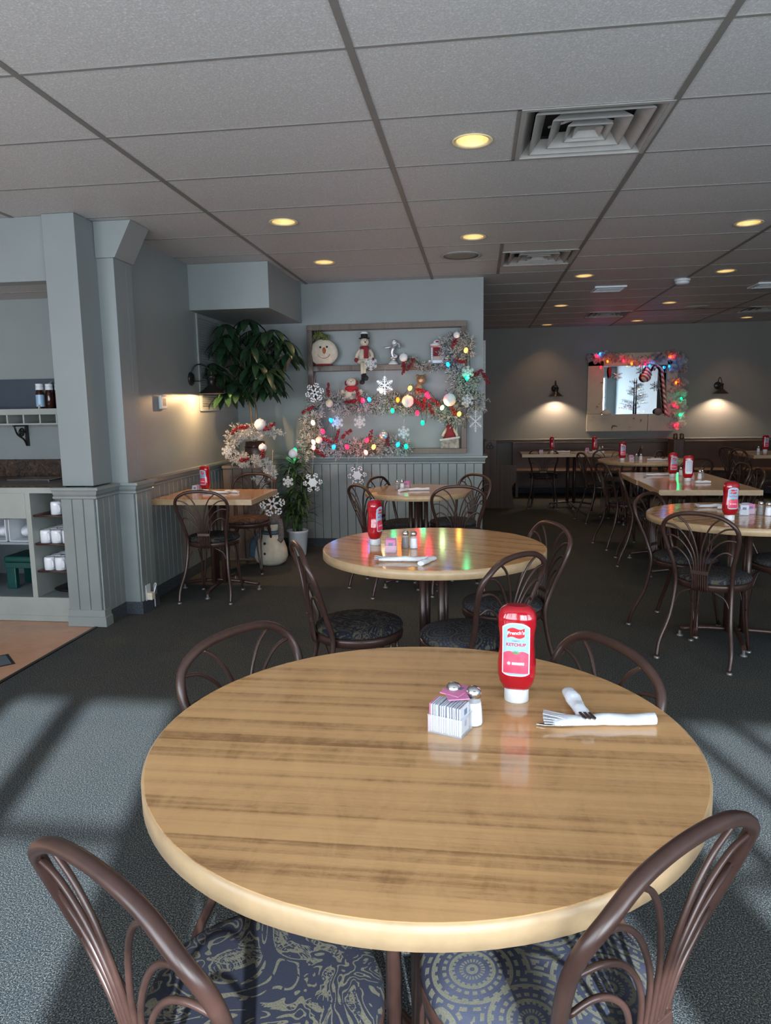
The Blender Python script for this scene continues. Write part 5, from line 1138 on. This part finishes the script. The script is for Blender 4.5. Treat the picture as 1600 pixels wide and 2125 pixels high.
for sx_, sy2, h in STM:
    bm = BM(); tube(bm, catmull([(sx_, sy2, 0.215), (sx_*1.2, sy2, h*0.6), (sx_*1.6, sy2*1.2, h)], 5), 0.011, 8); obj('stem', bm, M_LEAF2, t)
    for k in range(52):
        a = rt.uniform(0, 2*pi); z = h-rt.uniform(0, 0.22); e = rt.uniform(0.2, 1.3)
        leaf(bm2, (sx_*1.6, sy2*1.2, z), (cos(a), sin(a), e), rt.uniform(0.17, 0.26), rt.uniform(0.010, 0.015), rt.uniform(1.0, 2.2), seg=7)
for v in bm2.verts:
    if v.co.y > 0.41: v.co.y = 0.41
o = obj('leaves', bm2, M_LEAF2, t, fix=False); o['kind'] = 'stuff'
t = thing('floor_snowman', 'big round cream snowman with knit cap and blue scarf on the carpet', 'decoration', (-1.855, 6.14, 0))
bm = BM(); lathe(bm, [(0.09, 0.0), (0.135, 0.03), (0.155, 0.08), (0.148, 0.15), (0.115, 0.24), (0.085, 0.30), (0.0001, 0.31)], 32, sy=0.85); obj('body', bm, M_CREAM, t)
bm = BM(); ball(bm, (0.015, -0.01, 0.355), 0.074, 0, 22, 14, 1.05, 0.9, 0.9); obj('head', bm, M_CREAM, t)
bm = BM(); lathe(bm, [(0.082, 0.375), (0.088, 0.395), (0.082, 0.415), (0.078, 0.44), (0.05, 0.482), (0.0001, 0.495)], 24, 0.015, -0.005, sy=0.92); ball(bm, (0.015, -0.005, 0.50), 0.026); tube(bm, catmull([(0.085, 0.0, 0.41), (0.105, -0.02, 0.33), (0.11, -0.04, 0.25), (0.095, -0.06, 0.22)], 5), [0.03, 0.024], 10); obj('knit_cap', bm, M_KNIT, t)
bm = BM(); ball(bm, (0.008, -0.005, 0.295), 0.10, 0, 22, 8, 1.0, 0.9, 0.28); tube(bm, catmull([(-0.09, -0.02, 0.29), (-0.14, -0.06, 0.20), (-0.155, -0.05, 0.08)], 5), [0.028, 0.034], 10); obj('scarf', bm, M_BLUEC, t)
bm = BM(); tube(bm, [(0.0, -0.075, 0.352), (-0.006, -0.105, 0.347)], [0.012, 0.003], 10); obj('carrot_nose', bm, M_ORANGE, t)
for x in (-0.018, 0.022): bm = BM(); eye(bm, (x, -0.072, 0.372), 0.006); obj('eye', bm, M_BLKF, t)
bm = BM(); tube(bm, [(0.012+0.026*cos(a), -0.076, 0.350+0.020*sin(a)) for a in [pi*1.25+0.65*pi*k/8 for k in range(9)]], 0.0018, 5); obj('smile', bm, M_BLKF, t)
for z in (0.12, 0.21): bm = BM(); ball(bm, (-0.02, -0.125+0.09*max(0, z-0.1), z), 0.012); obj('button', bm, M_BLKF, t)

# tulle and lights on the mirror
def tulle_puff(x, z, r, label):
    o_ = thing('tulle_puff', label, 'tulle', (x, 11.49, z)); bm = BM()
    for k in range(9):
        R3 = Matrix.Rotation(random.uniform(0, pi), 3, 'Z') @ Matrix.Rotation(random.uniform(-1.0, 1.0), 3, 'X'); c = Vector((random.uniform(-r, r)*0.3, random.uniform(-0.02, 0.02), random.uniform(-r, r)*0.3)); N = 30
        ce = bm.verts.new(c); ring = []; mid = []; ph = random.uniform(0, 6)
        for i in range(N):
            a = 2*pi*i/N; rr = r*random.uniform(0.85, 1.0)
            mid.append(bm.verts.new(c+R3 @ Vector((rr*0.5*cos(a), rr*0.5*sin(a)*0.6, 0.015*sin(5*a+ph))))); ring.append(bm.verts.new(c+R3 @ Vector((rr*cos(a), rr*sin(a)*0.6, 0.03*sin(7*a+ph)))))
        for i in range(N):
            j = (i+1) % N; f = bm.faces.new((ce, mid[i], mid[j])); f.smooth = True; f = bm.faces.new((mid[i], ring[i], ring[j], mid[j])); f.smooth = True
    for v in bm.verts:
        if v.co.y > 0.09: v.co.y = 0.09
    obj('ruffles', bm, M_TULLE, o_, fix=False)
TUL = [(1.80, 2.10, .11), (1.93, 2.125, .13), (2.08, 2.09, .11), (2.24, 2.08, .12), (2.40, 2.06, .11), (2.56, 2.05, .11), (2.72, 2.08, .12), (2.88, 2.11, .14), (3.01, 2.07, .13), (3.02, 1.90, .12), (3.01, 1.72, .13), (3.03, 1.55, .11), (3.02, 1.38, .12), (3.03, 1.22, .11), (3.03, 1.07, .11)]
for i, (x, z, r) in enumerate(TUL): tulle_puff(x, z, r*1.15, 'sheer tulle puff on the mirror frame, '+(['first at its left corner', 'second', 'third', 'fourth', 'fifth', 'sixth', 'seventh', 'eighth'][i]+' along the top' if i < 8 else ['at its right corner', 'first', 'second', 'third', 'fourth', 'fifth', 'last'][i-8]+(' down the right side' if i > 8 else '')))
string_lights('coloured string lights inside the tulle along the top of the mirror', [(1.801, 2.128, 'red'), (1.85, 2.163, 'blue'), (1.87, 1.96, 'red'), (1.967, 2.045, 'orange'), (2.202, 2.046, 'red'), (2.324, 2.0, 'orange'), (2.523, 1.989, 'red'), (2.587, 1.966, 'blue'), (2.875, 1.952, 'blue'), (2.884, 2.088, 'orange'), (2.925, 2.094, 'red')], 11.44, True, 0.020, 0.4)
string_lights('coloured string lights inside the tulle down the mirror right side', [(2.984, 1.706, 'orange'), (3.071, 1.466, 'green'), (2.97, 1.359, 'red'), (3.06, 1.219, 'green'), (2.997, 1.059, 'red')], 11.44, False, 0.022, 0.4)
snowflake(2.14, 11.50, 1.83, 0.075, 'fine', 'cream snowflake hanging in front of the mirror, left', pi/6, M_WHITEF)
snowflake(2.50, 11.50, 1.90, 0.07, 'fine', 'dark snowflake hanging in front of the mirror, upper right', pi/6, M_BLACK)
snowflake(2.72, 11.50, 1.66, 0.075, 'fine', 'dark snowflake hanging in front of the mirror, lower right', pi/6, M_BLACK)
m, nt, b = new_mat('red_white_stripes'); v = texco(nt, (1, 1, 1)); w_ = nt.nodes.new('ShaderNodeTexWave'); w_.inputs['Scale'].default_value = 9; w_.bands_direction = 'DIAGONAL'; nt.links.new(v, w_.inputs['Vector'])
nt.links.new(ramp(nt, w_.outputs['Fac'], [(0.0, (0.25, 0.02, 0.03)), (0.5, (0.55, 0.45, 0.40))], 'CONSTANT'), b.inputs['Base Color']); M_STRIPE = m
bm = BM(); tube(bm, catmull([(2.66, 11.49, 1.90), (2.71, 11.49, 1.97), (2.78, 11.49, 1.93), (2.80, 11.49, 1.80), (2.84, 11.49, 1.5), (2.875, 11.49, 1.20)], 8), 0.021, 12); tag(obj('candy_cane', bm, M_STRIPE), 'long red striped candy cane along the right side of the mirror', 'candy cane')
bm = BM(); ball(bm, (2.555, 11.49, 1.80), 0.075, 0, 18, 12, 1, 0.7, 1.0); lathe(bm, [(0.07, 0.02), (0.055, 0.08), (0.02, 0.15), (0.0001, 0.17)], 14, 2.575, 11.49, 1.80, sy=0.6); tag(obj('teardrop_ornament', bm, M_STRIPE), 'red striped teardrop ornament hanging over the mirror', 'ornament')
bm = BM(); lathe(bm, [(0.0001, 0), (0.018, 0.05), (0.026, 0.12), (0.02, 0.17), (0.0001, 0.19)], 14, 2.02, 11.50, 1.78, sy=0.6); tag(obj('teardrop_ornament', bm, M_REDF), 'slim dark red ornament at the upper left of the mirror', 'ornament')
bm = BM(); ball(bm, (1.99, 11.52, 1.27), 0.055, 0, 16, 10, 1.25, 0.6, 0.8); tag(obj('figurine', bm, M_CREAM), 'small cream rounded figurine on the mirror ledge, left', 'figurine')
bm = BM(); ball(bm, (2.76, 11.52, 1.27), 0.055, 0, 16, 10, 1.1, 0.6, 1.0); tag(obj('figurine', bm, M_KNIT), 'small brown rounded figurine on the mirror ledge, right', 'figurine')
# little lit tree on the table in front of the mirror is seen against the glass
t = thing('tabletop_tree', 'small dark lit Christmas tree standing against the mirror glass', 'christmas tree', (2.42, 11.50, 1.24))
bm = BM(); tube(bm, [(0, 0, 0), (0, 0, 0.55)], [0.014, 0.003], 8); obj('trunk', bm, M_BLKF, t)
bm = BM()
for k in range(46):
    z = 0.06+0.42*k/46; a = random.uniform(0, 2*pi); L = 0.25*(1-z/0.62)+0.02; needles(bm, (0, 0, z), (cos(a)*L, sin(a)*L*0.2, z+0.04), 26, 0.028, 0.002, 0.15)
for v in bm.verts: v.co.y = max(-0.09, min(0.07, v.co.y))
o = obj('branches', bm, [M_TAN, M_BLKF], t, fix=False); o['kind'] = 'stuff'
for x, z, c in ((0.02, 0.38, 'amber'), (0.05, 0.30, 'warm'), (-0.12, 0.10, 'red'), (0.10, 0.04, 'amber'), (0.09, 0.18, 'lime')):
    bm = BM(); ball(bm, (0, 0, 0), 0.008); o = obj('bulb', bm, EM[c], t); o.location = (x, -0.09, z)

# ------------------------------------------------------------------ serving alcove at left
t = thing('service_cabinet', 'sage painted service cabinet with open shelves behind the first column', 'cabinet', (0, 0, 0))
CX0 = -4.4; CY = 4.30; CB = 4.98
bm = BM(); box(bm, CX0, -2.66, CY, CB, 0.0, 0.04); box(bm, CX0, -2.66, CY, CY+0.02, 0.04, 0.165); obj('toe_panel', bm, M_CAB, t, 0.002)
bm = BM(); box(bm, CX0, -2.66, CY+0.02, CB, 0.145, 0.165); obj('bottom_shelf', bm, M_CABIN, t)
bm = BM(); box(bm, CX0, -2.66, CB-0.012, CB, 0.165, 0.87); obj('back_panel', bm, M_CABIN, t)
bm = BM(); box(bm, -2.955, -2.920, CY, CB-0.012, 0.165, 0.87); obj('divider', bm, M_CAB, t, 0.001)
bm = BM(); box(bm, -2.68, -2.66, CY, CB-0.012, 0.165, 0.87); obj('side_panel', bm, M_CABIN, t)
bm = BM(); box(bm, CX0, -2.66, CY, CY+0.02, 0.868, 0.905); box(bm, -3.4, -2.955, CY-0.002, CY+0.018, 0.70, 0.868); obj('front_rail', bm, M_CAB, t, 0.001)
bm = BM(); box(bm, CX0, -3.4, CY, CY+0.018, 0.165, 0.868); obj('cabinet_door', bm, M_CAB, t, 0.002)
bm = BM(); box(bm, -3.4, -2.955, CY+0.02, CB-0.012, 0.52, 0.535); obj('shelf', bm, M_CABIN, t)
bm = BM(); box(bm, CX0, -2.66, CY+0.005, 4.985, 0.905, 0.918); tag(obj('countertop', bm, M_GRAN), 'dark brown speckled counter on the service cabinet', 'countertop')
bm = BM(); box(bm, CX0, -2.63, 4.985, 4.999, 0.918, 1.045); tag(obj('backsplash', bm, M_GRAN), 'dark brown speckled backsplash strip behind the service counter', 'backsplash')
bm = BM(); box(bm, -3.30, -2.98, 4.62, 4.86, 0.918, 0.926); tag(obj('metal_tray', bm, M_STEEL, bevel=0.003), 'flat shiny metal tray on the dark counter', 'tray')
def make_mug():
    t = thing('mug', 'x', 'mug', (0, 0, 0)); bm = BM()
    lathe(bm, [(0.033, 0), (0.036, 0.002), (0.036, 0.075), (0.033, 0.086), (0.026, 0.090), (0.024, 0.087), (0.0001, 0.087)], 24); obj('cup', bm, M_CHINA, t)
    bm = BM(); tube(bm, catmull([(0.034, 0, 0.018), (0.056, 0, 0.022), (0.060, 0, 0.045), (0.052, 0, 0.066), (0.034, 0, 0.070)], 5), 0.005, 8); obj('handle', bm, M_CHINA, t); return t
mug = Stock(make_mug())
for ti, (z, y0, lab) in enumerate(((0.705, 4.36, 'top'), (0.515, 4.34, 'middle'), (0.33, 4.34, 'lowest'))):
    t = thing('serving_tray', 'brown tray on the %s level of the open shelf' % lab, 'tray', (-2.80, 4.55, z))
    bm = BM(); box(bm, -0.118, 0.118, -0.23, 0.33, 0, 0.008); obj('tray_base', bm, M_TRAY, t, 0.003)
    bm = BM(); tube(bm, [(-0.118, -0.23, 0.010), (0.118, -0.23, 0.010), (0.118, 0.33, 0.010), (-0.118, 0.33, 0.010)], 0.008, 6, closed=True); obj('tray_rim', bm, M_TRAY, t)
    rows = ((1, 2) if ti == 0 else (0, 1, 2))
    for r_ in range(4 if ti else 2):
        for c_ in rows:
            mug((-2.885+c_*0.079+(0.012 if ti == 2 else 0)*1, y0+0.05+r_*0.08, z+0.008), radians(-40), 'white upside-down mug on the %s tray, %s row%s' % (lab, ('front', 'second', 'third', 'back')[r_], {0: ', left', 1: ', middle', 2: ', right'}[c_]), 'white mugs on the %s tray' % lab)
bm = BM(); lathe(bm, [(0.155, 0), (0.165, 0.012), (0.160, 0.018), (0.0001, 0.016)], 32, -2.80, 4.60, 0.166); tag(obj('round_tray', bm, M_BLACK), 'round black tray on the cabinet floor beneath the mugs', 'tray')
for i, x in enumerate((-3.215, -3.045)):
    t = thing('storage_bin', ('left' if i == 0 else 'right')+' clear-sided bin holding folded white towels', 'bin', (x, 4.52, 0.536))
    bm = BM(); box(bm, -0.075, 0.075, -0.18, 0.2, 0, 0.006); box(bm, -0.075, -0.070, -0.18, 0.2, 0.006, 0.15); box(bm, 0.070, 0.075, -0.18, 0.2, 0.006, 0.15); box(bm, -0.07, 0.07, 0.194, 0.2, 0.006, 0.15); obj('bin_shell', bm, M_WHITE, t, 0.002)
    bm = BM(); ball(bm, (0, 0, 0), 0.06, 0, 16, 10, 1.08, 2.4, 0.75)
    for v in bm.verts: v.co.z += 0.006*sin(v.co.x*90)+0.05; v.co.z = max(0.0, v.co.z)
    o = obj('folded_towel', bm, M_NAP); o.location = (x, 4.53, 0.543); tag(o, 'crumpled white towel in the %s bin' % ('left' if i == 0 else 'right'), 'towel')
t = thing('step_stool', 'dark green plastic step stool in the lower cabinet opening', 'stool', (-3.12, 4.62, 0.166))
bm = BM(); box(bm, -0.17, 0.17, -0.13, 0.13, 0.19, 0.235); 
obj('stool_top', bm, M_GREENP, t, 0.015)
bm = BM(); box(bm, -0.165, 0.165, -0.125, 0.125, 0.15, 0.19); obj('apron', bm, M_GREENP, t, 0.004)
for sx in (-1, 1):
    for sy2 in (-1, 1):
        bm = BM(); box(bm, sx*0.13-0.035, sx*0.13+0.035, sy2*0.095-0.02, sy2*0.095+0.02, 0, 0.16); obj('leg', bm, M_GREENP, t, 0.006)
t = thing('cubby_shelf', 'grey wall shelf with a row of small pigeonholes, bottles on top', 'shelf', (0, 0, 0))
bm = BM(); box(bm, CX0, -2.66, 4.80, 5.0, 1.400, 1.418); box(bm, CX0, -2.66, 4.79, 4.80, 1.378, 1.420); obj('shelf_top', bm, M_CAB, t, 0.001)
bm = BM(); box(bm, CX0, -2.66, 4.80, 5.0, 1.305, 1.317); obj('shelf_bottom', bm, M_CAB, t, 0.001)
for k in range(8): bm = BM(); x = -3.00-k*0.128; box(bm, x-0.006, x+0.006, 4.805, 5.0, 1.317, 1.400); obj('partition', bm, M_CAB, t)
bm = BM(); box(bm, CX0, -2.66, 4.985, 5.0, 1.418, 1.64); obj('dark_back_board', bm, M_BLUEP, t)
bm = BM(); prism(bm, [(4.80, 1.418), (4.985, 1.418), (4.985, 1.62), (4.95, 1.60), (4.86, 1.52), (4.82, 1.47)], -3.135, 'x', 0.014); obj('curved_divider', bm, M_CAB, t)
t = thing('shelf_bracket', 'black scrolled iron bracket below the pigeonhole shelf', 'bracket', (-3.36, 4.985, 1.305))
bm = BM(); box(bm, -0.008, 0.008, -0.012, 0.014, -0.16, 0); box(bm, -0.008, 0.008, -0.15, 0.0, -0.012, 0); obj('iron_bars', bm, M_BLACK, t)
bm = BM(); tube(bm, [(0, -0.06+0.035*(1-k/26)*cos(k*0.5), -0.06+0.035*(1-k/26)*sin(k*0.5)) for k in range(24)], 0.007, 6); tube(bm, catmull([(0, -0.14, -0.015), (0, -0.11, -0.07), (0, -0.04, -0.11), (0, -0.01, -0.155)], 6), 0.007, 6); obj('scroll', bm, M_BLACK, t)
for i, (x, yb, l) in enumerate(((-3.135, 4.84, 'white-capped dark bottle with pale blue label, leftmost on the shelf'), (-3.09, 4.885, 'second white-capped dark sauce bottle on the shelf'), (-3.045, 4.93, 'third white-capped dark sauce bottle on the shelf'), (-2.985, 4.95, 'fourth white-capped sauce bottle, with a red label, by the column'))):
    t = thing('sauce_bottle', l, 'bottle', (x, yb, 1.419), 0, 'sauce bottles on the pigeonhole shelf')
    bm = BM(); lathe(bm, [(0.026, 0), (0.029, 0.004), (0.029, 0.105), (0.024, 0.128), (0.016, 0.140), (0.016, 0.150)], 20); obj('bottle_body', bm, mat('dark_sauce', (0.030, 0.010, 0.008), 0.12), t)
    bm = BM(); lathe(bm, [(0.026, 0.134), (0.027, 0.137), (0.026, 0.158), (0.022, 0.160), (0.026, 0.162), (0.026, 0.178), (0.0001, 0.180)], 18); obj('cap', bm, M_WHITE, t)
    if i in (0, 3):
        bm = BM(); lathe(bm, [(0.0296, 0.015), (0.0296, 0.100)], 20, cap=False); obj('label', bm, M_LABEL if i == 0 else M_LRED, t)
t = thing('soap_dispenser', 'white wall dispenser half hidden behind the first column', 'dispenser', (-2.985, 4.995, 1.10))
bm = BM(); box(bm, -0.05, 0.10, -0.09, 0.0, 0.03, 0.19); obj('housing', bm, M_WHITE, t, 0.02)
bm = BM(); box(bm, 0.0, 0.03, -0.06, -0.03, 0.0, 0.03); obj('nozzle', bm, M_BLACK, t, 0.003)
